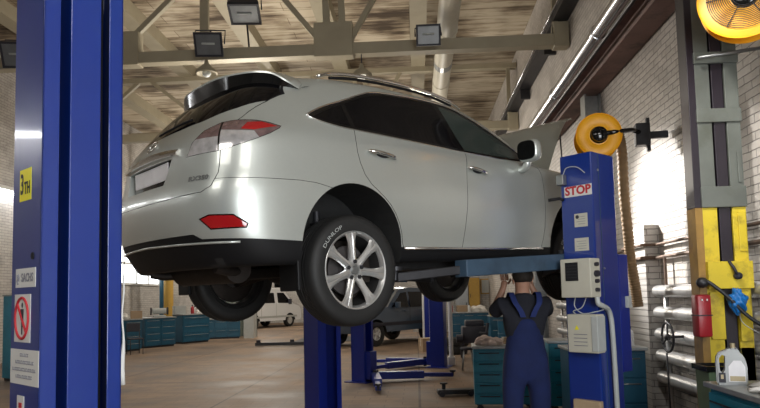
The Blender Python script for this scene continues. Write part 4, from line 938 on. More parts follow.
# ---- the next lift further back
lift_rz = math.radians(8)
channel_post((-0.98, 11.6, 0), math.radians(62), 'blue lift post standing on the floor just left of the far lifts', arms=[((.16, -.16, .12), (.75, -.80, .10), (1.05, -1.25, .08)), ((.10, -.16, .12), (-.55, -.62, .10), (-1.0, -.90, .08))], car_z=.1)
channel_post((.33, 14.1, 0), math.radians(-105), 'blue lift post with a white cover strip left of the workbenches', arms=[((.16, -.16, .12), (-.1, -1.1, .10), (-.2, -1.55, .08)), ((.16, -.16, .12), (.9, -.8, .10), (1.3, -1.1, .08))], car_z=.1, whitebar=True, wdt=.30, dep=.30)
channel_post((.15, 19.4, 0), math.radians(-80), 'furthest blue lift post, behind the dark blue SUV', whitebar=True, wdt=.34)
# white upright pipe by the second lift
bm = B(); tube(bm, [(.72, 14.3, 0), (.72, 14.3, 2.6)], .05, 12); box(bm, (.64, 14.22, 0), (.80, 14.38, .18), .01); tag(link('upright_pipe', bm, 'white', None, True, 40), 'white upright pipe beside the blue post with the white cover strip', 'pipe')

# ---- yellow and grey post on the right
t = empty('old_lift_post', (2.40, 5.60, 0)); tag(t, 'tall post painted yellow below and grey above, standing at the right wall', 'lift post')
lean = Matrix.Identity(4)
def ybox(name, lo, hi, m, par=None, bev=.004): bm = B(); box(bm, lo, hi, bev); return link(name, bm, m, par or t)
ZS = 2.24; HT = 4.4
ybox('left_flange', (.06, 0, ZS), (.185, .03, HT), 'greypost'); ybox('right_flange', (.31, 0, ZS), (.425, .03, HT), 'greypost')
ybox('left_flange', (.06, 0, .75), (.185, .03, ZS), 'yellow')['label'] = 'yellow lower flange'; ybox('right_flange', (.31, 0, .75), (.425, .03, ZS), 'yellow')['label'] = 'yellow lower flange'
ybox('left_flange', (.06, 0, 0), (.185, .03, .75), 'tealblue'); ybox('right_flange', (.31, 0, 0), (.425, .03, 1.05), 'tealblue')
ybox('side_plate', (.0, .0, ZS), (.065, .17, HT), 'maroon'); ybox('side_plate', (.0, .0, 0), (.065, .17, ZS), 'brownside')['label'] = 'brown lower side'
ybox('side_plate', (.42, .03, 0), (.43, .17, HT), 'greypost'); ybox('back_plate', (.06, .12, 0), (.42, .17, HT), 'maroon')
ybox('centre_rail', (.205, .01, 0), (.300, .12, HT), 'maroon'); ybox('base_plate', (-.05, -.1, 0), (.5, .4, .02), 'darksteel')
for z0, z1, m_ in ((3.50, 3.60, 'greypost'), (2.98, 3.10, 'greypost'), (2.24, 2.42, 'greypost')): ybox('cross_plate', (.055, -.02, z0), (.43, .02, z1), m_)
ybox('cross_plate', (.06, -.05, 1.545), (.43, .0, 1.775), 'yellow')['label'] = 'yellow cross plate'
ybox('guard_plate', (.35, -.012, 1.86), (.415, .0, 2.20), 'yellow'); ybox('guard_plate', (.375, -.012, 2.45), (.405, .0, 2.72), 'greypost')
ybox('lower_cover', (.07, -.03, 1.12), (.185, .0, 1.52), 'yellow'); ybox('lower_cover', (.31, -.03, 1.10), (.40, .0, 1.52), 'yellow')
bm = B(); tube(bm, [(.23, -.05, 1.78), (.25, -.09, 1.72), (.27, -.10, 1.66)], .012, 8); tube(bm, [(.285, -.06, 1.65), (.285, -.10, 1.65)], .03, 12); link('latch', bm, 'ink', t, True)
bm = B(); P = smooth_curve([(-.0, -.06, 1.60), (.04, -.09, 1.60), (.17, -.12, 1.48), (.30, -.14, 1.33), (.42, -.15, 1.235)], 6); tube(bm, P, .016, 10); ellipsoid(bm, (.0, -.06, 1.60), (.05, .05, .045)); link('release_lever', bm, 'darksteel', t, True)
# red box on its side
r = empty('fire_box', (2.27, 5.42, 1.14)); tag(r, 'red metal box hung on the left side of the yellow post', 'box')
bm = B(); box(bm, (.03, 0, .01), (.145, .14, .36), .02); link('box_body', bm, 'red', r, True, 40)
bm = B(); box(bm, (.028, -.004, .185), (.147, .142, .195), .002); link('box_seam', bm, 'maroon', r)
bm = B(); box(bm, (.06, -.01, .31), (.07, .0, .325)); box(bm, (.10, -.01, .31), (.11, .0, .325)); link('clasp', bm, 'white', r)
# blue bag
bm = B(); random.seed(5); res = bmesh.ops.create_icosphere(bm, subdivisions=4, radius=1.0)
for v in bm.verts:
    k = 1 + .16 * math.sin(v.co.x * 7 + v.co.z * 5) + .12 * math.sin(v.co.z * 13 + v.co.y * 9)
    v.co = Vector((v.co.x * .075 * k, v.co.y * .045 * k, v.co.z * .10 * k))
    if v.co.z > .05: v.co.x *= .6
o = link('plastic_bag', bm, 'bluebag', None, True); o.location = (2.655, 5.50, 1.44); tag(o, 'crumpled bright blue plastic bag hung on the front of the yellow post', 'bag')
bm = B(); tube(bm, smooth_curve([(2.68, 5.52, 1.38), (2.70, 5.50, 1.25), (2.77, 5.12, 1.1), (2.80, 5.12, .95)], 6), .004, 6); tag(link('air_line', bm, 'conduit', None, True), 'thin pale line hanging below the blue bag', 'cable')

# ================================================================ benches, cabinets and small things
def cabinet(loc, rz, w_, d_, h_, label, m='teal', cols=1, rows=4, top='benchtop', group=None, legs=False, name='tool_cabinet', cat='cabinet', casters=False, over=.02):
    """local: front faces -Y, x 0..w, y 0..d"""
    t = empty(name, loc, rz); tag(t, label, cat, group)
    z0 = .10 if casters else .06
    bm = B(); box(bm, (0, .02, z0), (w_, d_, h_ - .035), .006); link('body', bm, m, t)
    bm = B(); box(bm, (-over, -over, h_ - .035), (w_ + over, d_ + over, h_), .006); link('worktop', bm, top, t)
    if not casters: bm = B(); box(bm, (.03, .06, 0), (w_ - .03, d_ - .03, z0)); link('plinth', bm, 'darksteel', t)
    else:
        for x in (.07, w_ - .07):
            for y in (.08, d_ - .07):
                bm = B(); lathe(bm, [(0, -.015), (.045, -.015), (.045, .015), (0, .015)], 16, 'Y', org=(x, y, .045)); box(bm, (x - .02, y - .02, .05), (x + .02, y + .02, z0)); link('caster', bm, 'darksteel', t)
    cwid = w_ / cols; rh = (h_ - .06 - z0) / rows
    for c in range(cols):
        for r in range(rows):
            bm = B(); box(bm, (c * cwid + .015, .0, z0 + r * rh + .008), ((c + 1) * cwid - .015, .022, z0 + (r + 1) * rh - .008), .004); dr = link('drawer', bm, m, t)
            bm = B(); zz = z0 + (r + .78) * rh; tube(bm, [(c * cwid + .07, -.018, zz), ((c + 1) * cwid - .07, -.018, zz)], .007, 8); link('handle', bm, 'steel' if m != 'teal' else 'darksteel', dr, True)
    return t
def rag(loc, s, label, m='cloth', seed=1, group=None, flat=.5):
    random.seed(seed); bm = B(); bmesh.ops.create_icosphere(bm, subdivisions=4, radius=1.0)
    ph = [random.uniform(0, 6) for _ in range(6)]
    for v in bm.verts:
        p = v.co; k = 1 + .20 * math.sin(5 * p.x + ph[0] + 3 * p.y) + .14 * math.sin(9 * p.y + ph[1] + 4 * p.z) + .08 * math.sin(15 * p.x + 11 * p.y + ph[2])
        z = p.z * s[2] * k; v.co = Vector((p.x * s[0] * k, p.y * s[1] * k, max(z + s[2] * .35, .0)))
    o = link('rag', bm, m, None, True); o.location = loc; tag(o, label, 'rag', group); return o
def carton(loc, dims, rz, label, m='cardboard', name='carton', cat='box'):
    bm = B(); box(bm, (-dims[0] / 2, -dims[1] / 2, 0), (dims[0] / 2, dims[1] / 2, dims[2]), .004); o = link(name, bm, m); o.location = loc; o.rotation_euler = (0, 0, rz); tag(o, label, cat)
    bm = B(); box(bm, (-dims[0] / 2 - .002, -.02, dims[2] * .4), (dims[0] / 2 + .002, .02, dims[2] + .002)); link('tape', bm, 'beige', o); return o
def bottle(loc, r, h, m, label, name='bottle', cap='ink', group=None, cat='bottle'):
    bm = B(); lathe(bm, [(0, 0), (r * .95, 0), (r, .01), (r, h * .62), (r * .8, h * .74), (r * .34, h * .84), (r * .34, h * .9), (0, h * .9)], 20, 'Z'); o = link(name, bm, m, None, True, 50); o.location = loc; tag(o, label, cat, group)
    bm = B(); lathe(bm, [(r * .4, h * .88), (r * .4, h), (0, h)], 14, 'Z'); link('cap', bm, cap, o, True, 50); return o

# right foreground bench
cabinet((1.95, 4.52, 0), -PI / 2, 1.9, .84, .92, 'turquoise workbench with a metal top in the right foreground', 'teal', cols=3, rows=3, top='benchtop', name='workbench', cat='workbench')
# (front faces -X, body runs from y=4.62 down to y=2.72)
# oil canister
t = empty('oil_canister', (2.04, 4.36, .92), math.radians(-20)); t.scale = (.62, .75, .80); tag(t, 'silver oil canister with a handle standing on the right foreground bench', 'canister')
bm = B()
prof = [(-.135, 0), (.135, 0), (.145, .02), (.145, .16), (.120, .235), (.055, .285), (.05, .30), (.0, .30), (-.01, .285), (-.085, .275), (-.130, .245), (-.145, .20), (-.145, .02)]
prism(bm, prof, lambda a, b, d: (a, d, b), -.055, .055); bmesh.ops.bevel(bm, geom=[e for e in bm.edges], offset=.012, segments=2, affect='EDGES')
cm_ = bpy.data.meshes.new('c'); bmesh.ops.recalc_face_normals(bm, faces=bm.faces[:]); bm.to_mesh(cm_); bm.free(); cm_.materials.append(MT['canister'])
bm = B(); prism(bm, [(-.115, .215), (-.085, .245), (-.055, .235), (-.060, .13), (-.085, .09), (-.110, .12)], lambda a, b, d: (a, d, b), -.1, .1); c = tmpobj(bm, 'canister'); cm2 = boolean(cm_, c, 'DIFFERENCE'); bpy.data.objects.remove(c)
co = bpy.data.objects.new('canister_body', cm2); cm2.name = 'canister_body'; COL.objects.link(co); co.parent = t; cm2.polygons.foreach_set('use_smooth', [True] * len(cm2.polygons)); cm2.set_sharp_from_angle(angle=math.radians(35))
bm = B(); tube(bm, [(.025, 0, .295), (.025, 0, .335)], .026, 18); link('cap', bm, 'gold', t, True, 40)
bm = B(); prism(bm, [(-.03, .03), (.125, .03), (.125, .15), (.09, .20), (.02, .20), (-.03, .15)], lambda a, b, d: (a, d, b), -.0575, -.0555); lbn = link('label', bm, 'plate', t)
bm = B(); box(bm, (-.02, -.059, .035), (.12, -.0575, .075)); link('label_band', bm, 'gold', lbn)
bm = B(); box(bm, (-.125, -.0575, .02), (-.06, -.0555, .10)); link('label', bm, 'ink', t)['label'] = 'small black label'
bm = B(); box(bm, (-.105, -.059, .05), (-.08, -.0575, .085)); link('label_band', bm, 'gold', t)
rag((2.22, 3.98, .92), (.22, .17, .045), 'white cloth spread on the right foreground bench beside the oil canister', seed=4)
rag((2.50, 4.32, .92), (.12, .12, .11), 'crumpled white cloth at the right edge of the picture, behind the spread cloth', seed=9)
# green bin in front of the post
t = empty('waste_bin', (2.29, 5.12, 0)); tag(t, 'dark green bin with a black rim left of the yellow post', 'bin')
bm = B()
def squares(s): return [(-s, -s), (s, -s), (s, s), (-s, s)]
rings = [[bm.verts.new((x, y, z)) for x, y in squares(s)] for s, z in ((.095, 0), (.115, .93), (.105, .93), (.088, .03))]
for a, b in zip(rings, rings[1:]):
    for k in range(4): bm.faces.new((a[k], a[(k + 1) % 4], b[(k + 1) % 4], b[k]))
bm.faces.new(rings[0]); bm.faces.new(rings[-1]); link('bin_body', bm, 'green', t)
bm = B()
rings = [[bm.verts.new((x, y, z)) for x, y in squares(s)] for s, z in ((.118, .92), (.135, .925), (.135, .965), (.12, .965), (.104, .93))]
for a, b in zip(rings, rings[1:] + rings[:1]):
    for k in range(4): bm.faces.new((a[k], a[(k + 1) % 4], b[(k + 1) % 4], b[k]))
link('rim', bm, 'gloss', t)
# benches behind the STOP post
cabinet((1.66, 7.15, 0), 0, .80, .55, .93, 'blue workbench directly behind the STOP post', 'tealblue', cols=2, rows=3, name='workbench', cat='workbench')
bottle((2.36, 7.35, .93), .045, .22, 'white', 'white bottle on the blue bench behind the STOP post')
cabinet((1.66, 8.35, 0), math.radians(-6), .80, .50, .93, 'turquoise tool trolley between the mechanic and the STOP post', 'teal', 1, 5, casters=True, name='tool_trolley', cat='trolley')
# turquoise cart left of the mechanic
cabinet((.72, 8.55, 0), math.radians(-4), .80, .55, .86, 'turquoise tool trolley left of the mechanic with rags on top', 'teal', 2, 5, casters=True, name='tool_trolley', cat='trolley')
rag((.93, 8.75, .86), (.17, .13, .08), 'pale pink rag heaped on the turquoise trolley left of the mechanic', 'pinkcloth', 12)
carton((1.28, 8.9, .86), (.26, .14, .09), .2, 'small carton behind the pink rag on the turquoise trolley')
# lifting dolly on the floor
t = empty('floor_jack', (.55, 10.0, 0), .1); tag(t, 'low black floor jack on the concrete left of the turquoise trolley', 'jack')
bm = B(); box(bm, (-.28, -.10, .03), (.28, .10, .10), .012); link('frame', bm, 'darksteel', t)
for x in (-.22, .22):
    bm = B(); lathe(bm, [(0, -.13), (.04, -.13), (.04, .13), (0, .13)], 14, 'Y', org=(x, 0, .04)); link('roller', bm, 'ink', t)
bm = B(); tube(bm, [(-.18, 0, .10), (-.18, 0, .18)], .03, 12); tube(bm, [(-.18, 0, .18), (-.18, 0, .20)], .06, 16); link('saddle', bm, 'darksteel', t, True, 40)

# ---- back of the hall behind the mechanic: partition, door, cabinets
def slab(name, lo, hi, m, label, cat, bev=.01): bm = B(); box(bm, lo, hi, bev); return tag(link(name, bm, m), label, cat)
bm = B(); box(bm, (-.2, 27.0, 0), (3.0, 27.15, 3.6)); struct(link('wall_partition', bm, 'brickB'))
c = empty('steel_locker', (1.55, 26.4, 0)); tag(c, 'grey steel locker against the far partition', 'locker')
bm = B(); box(bm, (0, 0, 0), (.55, .5, 2.15), .01); link('body', bm, 'steel', c)
bm = B(); box(bm, (.03, -.02, .05), (.52, .0, 2.1), .005); d = link('door', bm, 'steel', c); bm = B(); box(bm, (.44, -.05, 1.0), (.47, -.02, 1.2)); link('handle', bm, 'ink', d)
c = empty('wooden_cabinet', (2.12, 26.4, 0)); tag(c, 'ochre wooden cabinet beside the grey locker at the far partition', 'cabinet')
bm = B(); box(bm, (0, 0, 0), (.45, .5, 2.2), .01); link('body', bm, 'yellowdoor', c)
bm = B(); box(bm, (.02, -.02, .9), (.43, .0, 2.15), .005); d = link('door', bm, 'yellowdoor', c); bm = B(); box(bm, (.05, -.04, 1.4), (.07, -.02, 1.55)); link('handle', bm, 'ink', d)
c = empty('picture', (2.90, 26.97, 1.85)); tag(c, 'small framed grey picture on the far partition left of the mechanic', 'picture')
bm = B(); box(bm, (-.25, -.03, -.32), (.25, .0, .32), .01); link('frame', bm, 'yellowdoor', c)
bm = B(); box(bm, (-.20, -.035, -.27), (.20, -.03, .27)); link('sheet', bm, 'conduit', c)
cabinet((1.05, 21.5, 0), 0, 1.3, .6, .95, 'dark blue workbench with parts on it at the back of the hall', 'tealblue', 3, 3, name='workbench', cat='workbench')
cabinet((1.95, 17.5, 0), 0, 1.0, .6, .95, 'blue workbench half hidden behind the mechanic', 'tealblue', 2, 3, name='workbench', cat='workbench')
rag((2.32, 17.8, .95), (.20, .2, .24), 'white heap of cloth on the blue bench behind the mechanic', seed=21)
rag((2.06, 21.85, .95), (.24, .2, .14), 'grey-white cloth on the dark blue bench at the back', seed=22)
carton((1.50, 21.85, .95), (.35, .3, .22), .1, 'small brown carton on the dark blue bench at the back')
# engine stand and tyres in the middle distance
t = empty('engine_on_stand', (1.35, 15.6, 0)); tag(t, 'dark engine on a low stand in front of the far benches', 'engine')
bm = B(); random.seed(11)
box(bm, (-.30, -.28, .38), (.30, .28, .78), .04); box(bm, (-.22, -.20, .76), (.22, .20, .92), .03); tube(bm, [(-.3, -.3, .5), (-.45, -.3, .5)], .10, 14); tube(bm, [(.1, -.30, .62), (.25, -.36, .62), (.3, -.3, .85)], .04, 10); link('engine_block', bm, 'ink', t, True, 35)
for x in (-.3, .3):
    for y in (-.25, .25): bm = B(); box(bm, (x - .025, y - .025, 0), (x + .025, y + .025, .42)); link('leg', bm, 'darksteel', t)
def loose_tyre(loc, lay, label, group=None):
    bm = B(); lathe(bm, [(.20, -.09), (.26, -.105), (.31, -.10), (.325, -.07), (.325, .07), (.31, .10), (.26, .105), (.20, .09)], 40, 'Z' if lay else 'X', closed=True); o = link('tyre', bm, 'rubber', None, True, 40); o.location = loc; tag(o, label, 'tyre', group); return o
loose_tyre((.95, 16.9, .105), True, 'bottom tyre of the pair lying before the far benches')
loose_tyre((.98, 16.92, .315), True, 'top tyre of the pair lying before the far benches')
t = empty('work_stool', (1.0, 13.2, 0)); tag(t, 'small metal stool right of the white upright pipe', 'stool')
bm = B(); lathe(bm, [(0, .42), (.15, .42), (.16, .44), (.15, .47), (0, .47)], 24, 'Z'); link('seat', bm, 'ink', t, True, 40)
for k in range(4): a = PI / 4 + PI / 2 * k; bm = B(); tube(bm, [(.1 * math.cos(a), .1 * math.sin(a), .42), (.17 * math.cos(a), .17 * math.sin(a), 0)], .012, 8); link('leg', bm, 'steel', t, True)

# small things on the far benches
bottle((1.14, 21.7, .95), .05, .30, 'red', 'red bottle on the dark blue bench at the back, nearest its left end')
bottle((1.73, 21.62, .95), .05, .26, 'white', 'white bottle on the dark blue bench at the back, left of the grey-white cloth')
bottle((2.02, 17.70, .95), .045, .28, 'yellow', 'yellow bottle on the blue bench half hidden behind the mechanic', cap='red')
carton((2.74, 17.8, .95), (.26, .25, .20), -.1, 'small carton at the right end of the blue bench behind the mechanic')
carton((.30, 17.9, 0), (.50, .40, .36), .3, 'brown carton on the floor left of the pair of tyres')
t = empty('waste_drum', (2.15, 15.2, 0)); tag(t, 'blue steel drum right of the dark engine', 'drum')
bm = B(); lathe(bm, [(0, 0), (.28, 0), (.29, .02), (.285, .30), (.295, .31), (.285, .32), (.285, .60), (.295, .61), (.285, .62), (.285, .88), (.29, .90), (.27, .90), (.26, .87), (0, .87)], 32, 'Z'); link('drum_body', bm, 'tealblue', t, True, 40)
bm = B(); tube(bm, [(.12, 0, .87), (.12, 0, .895)], .035, 14); link('bung', bm, 'steel', t, True, 40)

# ---- left side of the hall
cabinet((-9.35, 18.9, 0), math.radians(58), 1.2, .6, 1.0, 'first blue bench by the left wall with rags on top', 'tealblue', 2, 4, name='workbench', cat='workbench')
cabinet((-8.95, 20.7, 0), math.radians(58), 1.2, .6, 1.0, 'second blue bench by the left wall carrying small machines', 'tealblue', 2, 4, name='workbench', cat='workbench')
cabinet((-8.35, 22.5, 0), math.radians(58), 1.2, .6, 1.05, 'third blue bench by the left wall before the grey tarp', 'tealblue', 1, 3, name='workbench', cat='workbench')
cabinet((-8.45, 24.7, 0), math.radians(20), 1.5, .6, .80, 'low blue cabinet under the grey tarp beyond the benches', 'tealblue', 3, 2, name='tool_cabinet', cat='cabinet')
slab('metal_case', (-6.85, 25.0, 0), (-6.45, 25.5, 1.0), 'conduit', 'tall pale grey metal case right of the low blue cabinet', 'case')
rag((-9.3, 19.8, 1.0), (.25, .2, .12), 'white rag on the first blue bench by the left wall', seed=31)
rag((-8.15, 23.6, 1.05), (.26, .2, .16), 'white rag on the third blue bench by the left wall', seed=33)
t = empty('bench_grinder', (-8.85, 21.6, 1.0), .5); tag(t, 'grey machine standing on the second blue bench by the left wall', 'machine')
bm = B(); box(bm, (-.2, -.15, 0), (.2, .15, .06), .01); tube(bm, [(-.22, 0, .2), (.22, 0, .2)], .10, 16); link('motor', bm, 'conduit', t, True, 40)
for s in (-1, 1): bm = B(); lathe(bm, [(0, -.02), (.13, -.02), (.13, .02), (0, .02)], 20, 'X', org=(s * .27, 0, .2)); link('grinding_wheel', bm, 'darksteel', t, True, 40)
bottle((-9.42, 19.35, 1.0), .06, .30, 'conduit', 'grey bottle on the first blue bench by the left wall')
carton((-8.98, 20.1, 1.0), (.35, .3, .25), .4, 'brown carton between the first and second blue bench tops by the left wall')
carton((-8.58, 22.75, 1.05), (.4, .3, .3), .7, 'pale carton at the near end of the third blue bench by the left wall', 'conduit')
bottle((-8.28, 23.25, 1.05), .06, .32, 'red', 'red bottle on the third blue bench by the left wall')
t = empty('work_chair', (-8.35, 18.6, 0), .7); tag(t, 'dark chair in front of the first blue bench by the left wall', 'chair')
bm = B(); box(bm, (-.2, -.2, .43), (.2, .2, .47), .01); link('seat', bm, 'ink', t); bm = B(); box(bm, (-.2, .18, .65), (.2, .21, .9), .01); link('backrest', bm, 'ink', t)
for x in (-.18, .18):
    for y in (-.18, .19): bm = B(); tube(bm, [(x, y, 0), (x, y, .44 if y < 0 else .9)], .012, 8); link('leg', bm, 'darksteel', t, True)
# tarp partition
bm = B(); N_ = 60
va = []
for i in range(N_ + 1):
    x = -8.9 + 2.2 * i / N_; y = 26.6 + .06 * math.sin(i * .9) + .04 * math.sin(i * 2.3); va.append((x, y))
pr = [(x, y - .01) for x, y in va] + [(x, y + .01) for x, y in va[::-1]]
prism(bm, pr, lambda a, b, d: (a, b, d), .0, 3.3); tag(link('tarp', bm, 'tarp', None, True, 60), 'grey green tarp hanging as a screen behind the low blue cabinet', 'tarp')
bm = B(); tube(bm, [(-9.55, 24.2, 0), (-9.55, 24.2, 5)], .18, 14); tag(link('hall_pillar', bm, 'yellowdoor', None, True, 40), 'ochre pipe column by the left wall', 'column')
bm = B(); tube(bm, [(-9.9, 24.6, 0), (-9.9, 24.6, 5)], .16, 14); tag(link('hall_pillar', bm, 'tealblue', None, True, 40), 'dark blue pipe column just left of the ochre one', 'column')
# window in the left wall
t = empty('window_1', (XL, 24.5, 3.0)); t['kind'] = 'structure'
MT['daylight'] = emis('daylit_window_pane', (0.92, 0.97, 1.0), 2.0)
bm = B(); box(bm, (.0, -2.2, -.75), (.03, 2.2, .75)); link('pane', bm, 'daylight', t)
bm = B()
for y in (-2.2, -1.1, 0, 1.1, 2.2): box(bm, (.0, y - .04, -.78), (.07, y + .04, .78))
for z in (-.78, 0, .78): box(bm, (.0, -2.24, z - .04), (.07, 2.24, z + .04))
link('window_frame', bm, 'white', t)
# fluorescent lamp and cabinet left of the big post
for y, z, lb in ((13.2, 4.55, 'lit tube lamp high on the left wall, left of the big post'), (17.0, 4.55, 'second lit tube lamp on the left wall, hidden by the big post'), (9.4, 4.55, 'third lit tube lamp on the left wall, outside the frame'), (5.6, 4.55, 'fourth lit tube lamp on the left wall, outside the frame'), (1.8, 4.55, 'fifth lit tube lamp on the left wall, outside the frame')):
    t = empty('tube_lamp', (XL + .25, y, z)); tag(t, lb, 'lamp'); bm = B(); box(bm, (-.245, -1.4, 0), (.12, 1.4, .10), .01); link('housing', bm, 'white', t)
    bm = B(); tube(bm, [(0, -1.3, -.06), (0, 1.3, -.06)], .04, 10); link('tube', bm, 'tube', t, True)
cabinet((-7.95, 12.4, 0), math.radians(60), .9, .6, 1.75, 'tall blue tool cabinet at the left edge of the picture', 'teal', 1, 5, casters=False, cat='cabinet')

# ---- floodlights on the first truss
def floodlight(loc, label, rx=-.35, rz=0, s=1.0):
    t = empty('floodlight', loc, rz); t.rotation_euler = (0, rx * 0, rz); tag(t, label, 'floodlight')
    MX = Matrix.Rotation(rx, 4, 'X') @ Matrix.Scale(s, 4)
    bm = B()
    fr_ = [(-.26, -.22), (.26, -.22), (.26, .22), (-.26, .22)]; bk = [(-.16, -.14), (.16, -.14), (.16, .14), (-.16, .14)]; fi = [(-.225, -.185), (.225, -.185), (.225, .185), (-.225, .185)]
    ring = [[bm.verts.new(MX @ Vector((x, y_, z))) for x, z in sq] for sq, y_ in ((bk, .20), (fr_, -.06), (fr_, -.12), (fi, -.12), (fi, -.10))]
    for a, b in zip(ring, ring[1:]):
        for k in range(4): bm.faces.new((a[k], a[(k + 1) % 4], b[(k + 1) % 4], b[k]))
    bm.faces.new(ring[0]); bm.faces.new(ring[-1]); h_ = link('housing', bm, 'ink', t)
    bm = B(); box(bm, (-.22, -.112, -.18), (.22, -.104, .18), mx=MX); link('front_glass', bm, 'lampglass', t)
    bm = B(); tube(bm, [MX @ Vector((-.12, -.118, .02)), MX @ Vector((.12, -.118, .02))], .02, 8); link('lamp_tube', bm, 'conduit', t, True)
    bm = B(); tube(bm, [MX @ Vector((-.28, 0, 0)), MX @ Vector((-.28, .25, .2)), MX @ Vector((.28, .25, .2)), MX @ Vector((.28, 0, 0))], .014, 8); tube(bm, [MX @ Vector((0, .25, .2)), Vector((0, 12.0 - loc[1], 6.33 - loc[2]))], .018, 8); link('yoke', bm, 'darksteel', t, True)
    return t
floodlight((-3.78, 11.55, 6.36), 'black floodlight on the truss above the tailgate, left of centre', .55, .12)
floodlight((-3.08, 11.5, 6.96), 'black floodlight tilted down, highest above the rear window', 1.15, .1, 1.1)
floodlight((.33, 11.4, 6.26), 'black floodlight next to the cream duct', .25, 0, .85)
floodlight((-7.45, 11.5, 6.30), 'floodlight cut by the left edge beside the big blue post', .5, .2, 1.1)
for x, z, lb in ((-.94, 5.70, 'small round lamp hanging under the truss above the car roof'), (-3.95, 5.90, 'small round lamp hanging under the truss above the spoiler')):
    t = empty('pendant_lamp', (x, 11.9, z)); tag(t, lb, 'lamp'); bm = B(); lathe(bm, [(.03, .28), (.05, .20), (.19, .08), (.21, .02), (.19, .0), (.17, .03), (.05, .15), (.0, .16)], 24, 'Z'); link('shade', bm, 'truss', t, True, 50)
    bm = B(); ellipsoid(bm, (0, 0, .03), (.085, .085, .085)); link('bulb', bm, 'bulb' if x > -2 else 'conduit', t, True); bm = B(); tube(bm, [(0, 0, .26), (0, .04, 6.20 - z)], .012, 8); link('cord', bm, 'ink', t)

# ---- vehicles in the background
def vehicle(name, loc, rz, label, cat, prof, width, wins, wheels, m, wr=.33, taper=.12, belt=1.0, extra=None):
    """prof: side outline (x,z) x forward, wins: list of window outlines; local origin at rear axle on the floor"""
    t = empty(name, loc, rz); tag(t, label, cat)
    zs = [z for x, z in prof]; H = max(zs)
    def fr(a, b, d):
        k = 1 - taper * max(0, (b - belt) / (H - belt)); return (a, d * k, b)
    bm = B(); ns = 9; prev = None
    for i in range(ns):
        u = -1 + 2 * i / (ns - 1); cur = []
        for x, z in prof:
            rnd = 1 - .04 * abs(u) ** 6; xm = sum(p[0] for p in prof) / len(prof)
            p = fr(xm + (x - xm) * rnd, z * (1 - .02 * abs(u) ** 6), u * width / 2); cur.append(bm.verts.new(p))
        if prev:
            for k in range(len(prof)): bm.faces.new((prev[k], prev[(k + 1) % len(prof)], cur[(k + 1) % len(prof)], cur[k]))
        else: bm.faces.new(cur)
        prev = cur
    bm.faces.new(prev[::-1]); bo = link('body_shell', bm, m, t, True, 40)
    me = bo.data
    for (wx, r_) in [(x, wr * 1.18) for x in wheels]:
        for s in (-1, 1):
            c = tmpobj(cyl_y((wx, wr), r_, s * width, s * (width / 2 - .28), 32), 'well'); me = boolean(me, c, 'DIFFERENCE'); bpy.data.objects.remove(c)
    me.polygons.foreach_set('use_smooth', [True] * len(me.polygons)); me.set_sharp_from_angle(angle=math.radians(35)); bo.data = me
    for s in (-1, 1):
        for wn in wins:
            bm = B(); prism(bm, wn, lambda a, b, d: (a, fr(a, b, s * width / 2)[1] * (.962 if False else 1) + d * s, b), -.03, .006); link('side_window', bm, 'glass', t)
        for wx in wheels:
            bm = B(); lathe(bm, [(.20, -.10), (.27, -.11), (wr - .01, -.10), (wr, -.07), (wr, .07), (wr - .01, .10), (.27, .11), (.20, .10)], 36, 'Y', closed=True, org=(wx, s * (width / 2 - .13), wr)); w_ = link('tyre', bm, 'rubber', t, True, 40)
            bm = B()
            yy = s * (width / 2 - .05); lathe(bm, [(.205, 0), (.215, s * .02), (.19, s * .015), (.17, -s * .03), (.0, -s * .03)], 30, 'Y', org=(wx, yy, wr))
            for k in range(5):
                a = 2 * PI * k / 5; tube(bm, [(wx, yy, wr), (wx + .19 * math.cos(a), yy, wr + .19 * math.sin(a))], [.035, .022], 8)
            link('rim', bm, 'alloy', w_, True, 40)
    if extra: extra(t, fr)
    return t
# white van
vp = [(-.95, .38), (-.98, .9), (-.96, 1.5), (-.90, 1.98), (-.75, 2.10), (.8, 2.12), (2.25, 2.10), (2.45, 2.04), (2.95, 1.42), (3.05, 1.28), (3.58, 1.12), (3.72, .95), (3.76, .55), (3.70, .36)]
vw = [[(-.55, 1.30), (-.55, 1.84), (.42, 1.84), (.42, 1.30)], [(.62, 1.30), (.62, 1.84), (1.55, 1.84), (1.55, 1.30)], [(1.80, 1.30), (1.80, 1.84), (2.32, 1.84), (2.78, 1.36), (2.6, 1.27)]]
def vx(t, fr):
    for s in (-1, 1):
        bm = B()
        for x in (.52, 1.66): box(bm, (x - .008, s * 1.0 - .006, .5), (x + .008, s * 1.0 + .006, 1.28))
        box(bm, (-.9, s * 1.0 - .008, .52), (3.3, s * 1.0 + .008, .62)); link('side_moulding', bm, 'conduit', t)
        bm = B(); box(bm, (2.62, s * 1.08 - .07, 1.22), (2.74, s * 1.08 + .10, 1.50), .02); link('wing_mirror', bm, 'ink', t)
        bm = B(); box(bm, (3.60, s * .75 - .16, .80), (3.77, s * .75 + .16, 1.0), .03); link('headlamp', bm, 'clearlens', t)
    bm = B(); prism(bm, [(2.52, 2.0), (2.98, 1.44), (2.95, 1.40), (2.48, 1.98)], FR_SIDE, -.78, .78); link('windscreen', bm, 'glass', t)
    bm = B(); box(bm, (3.66, -.85, .35), (3.86, .85, .60), .05); link('bumper', bm, 'ink', t)
    bm = B(); box(bm, (-1.06, -.9, .35), (-.92, .9, .55), .03); link('bumper', bm, 'ink', t)
vehicle('van', (-9.2, 33.0, 0), math.radians(60), 'white van with side windows standing at the far end of the hall', 'van', vp, 2.0, vw, (0, 2.76), 'whitegloss', .34, .14, 1.2, vx)
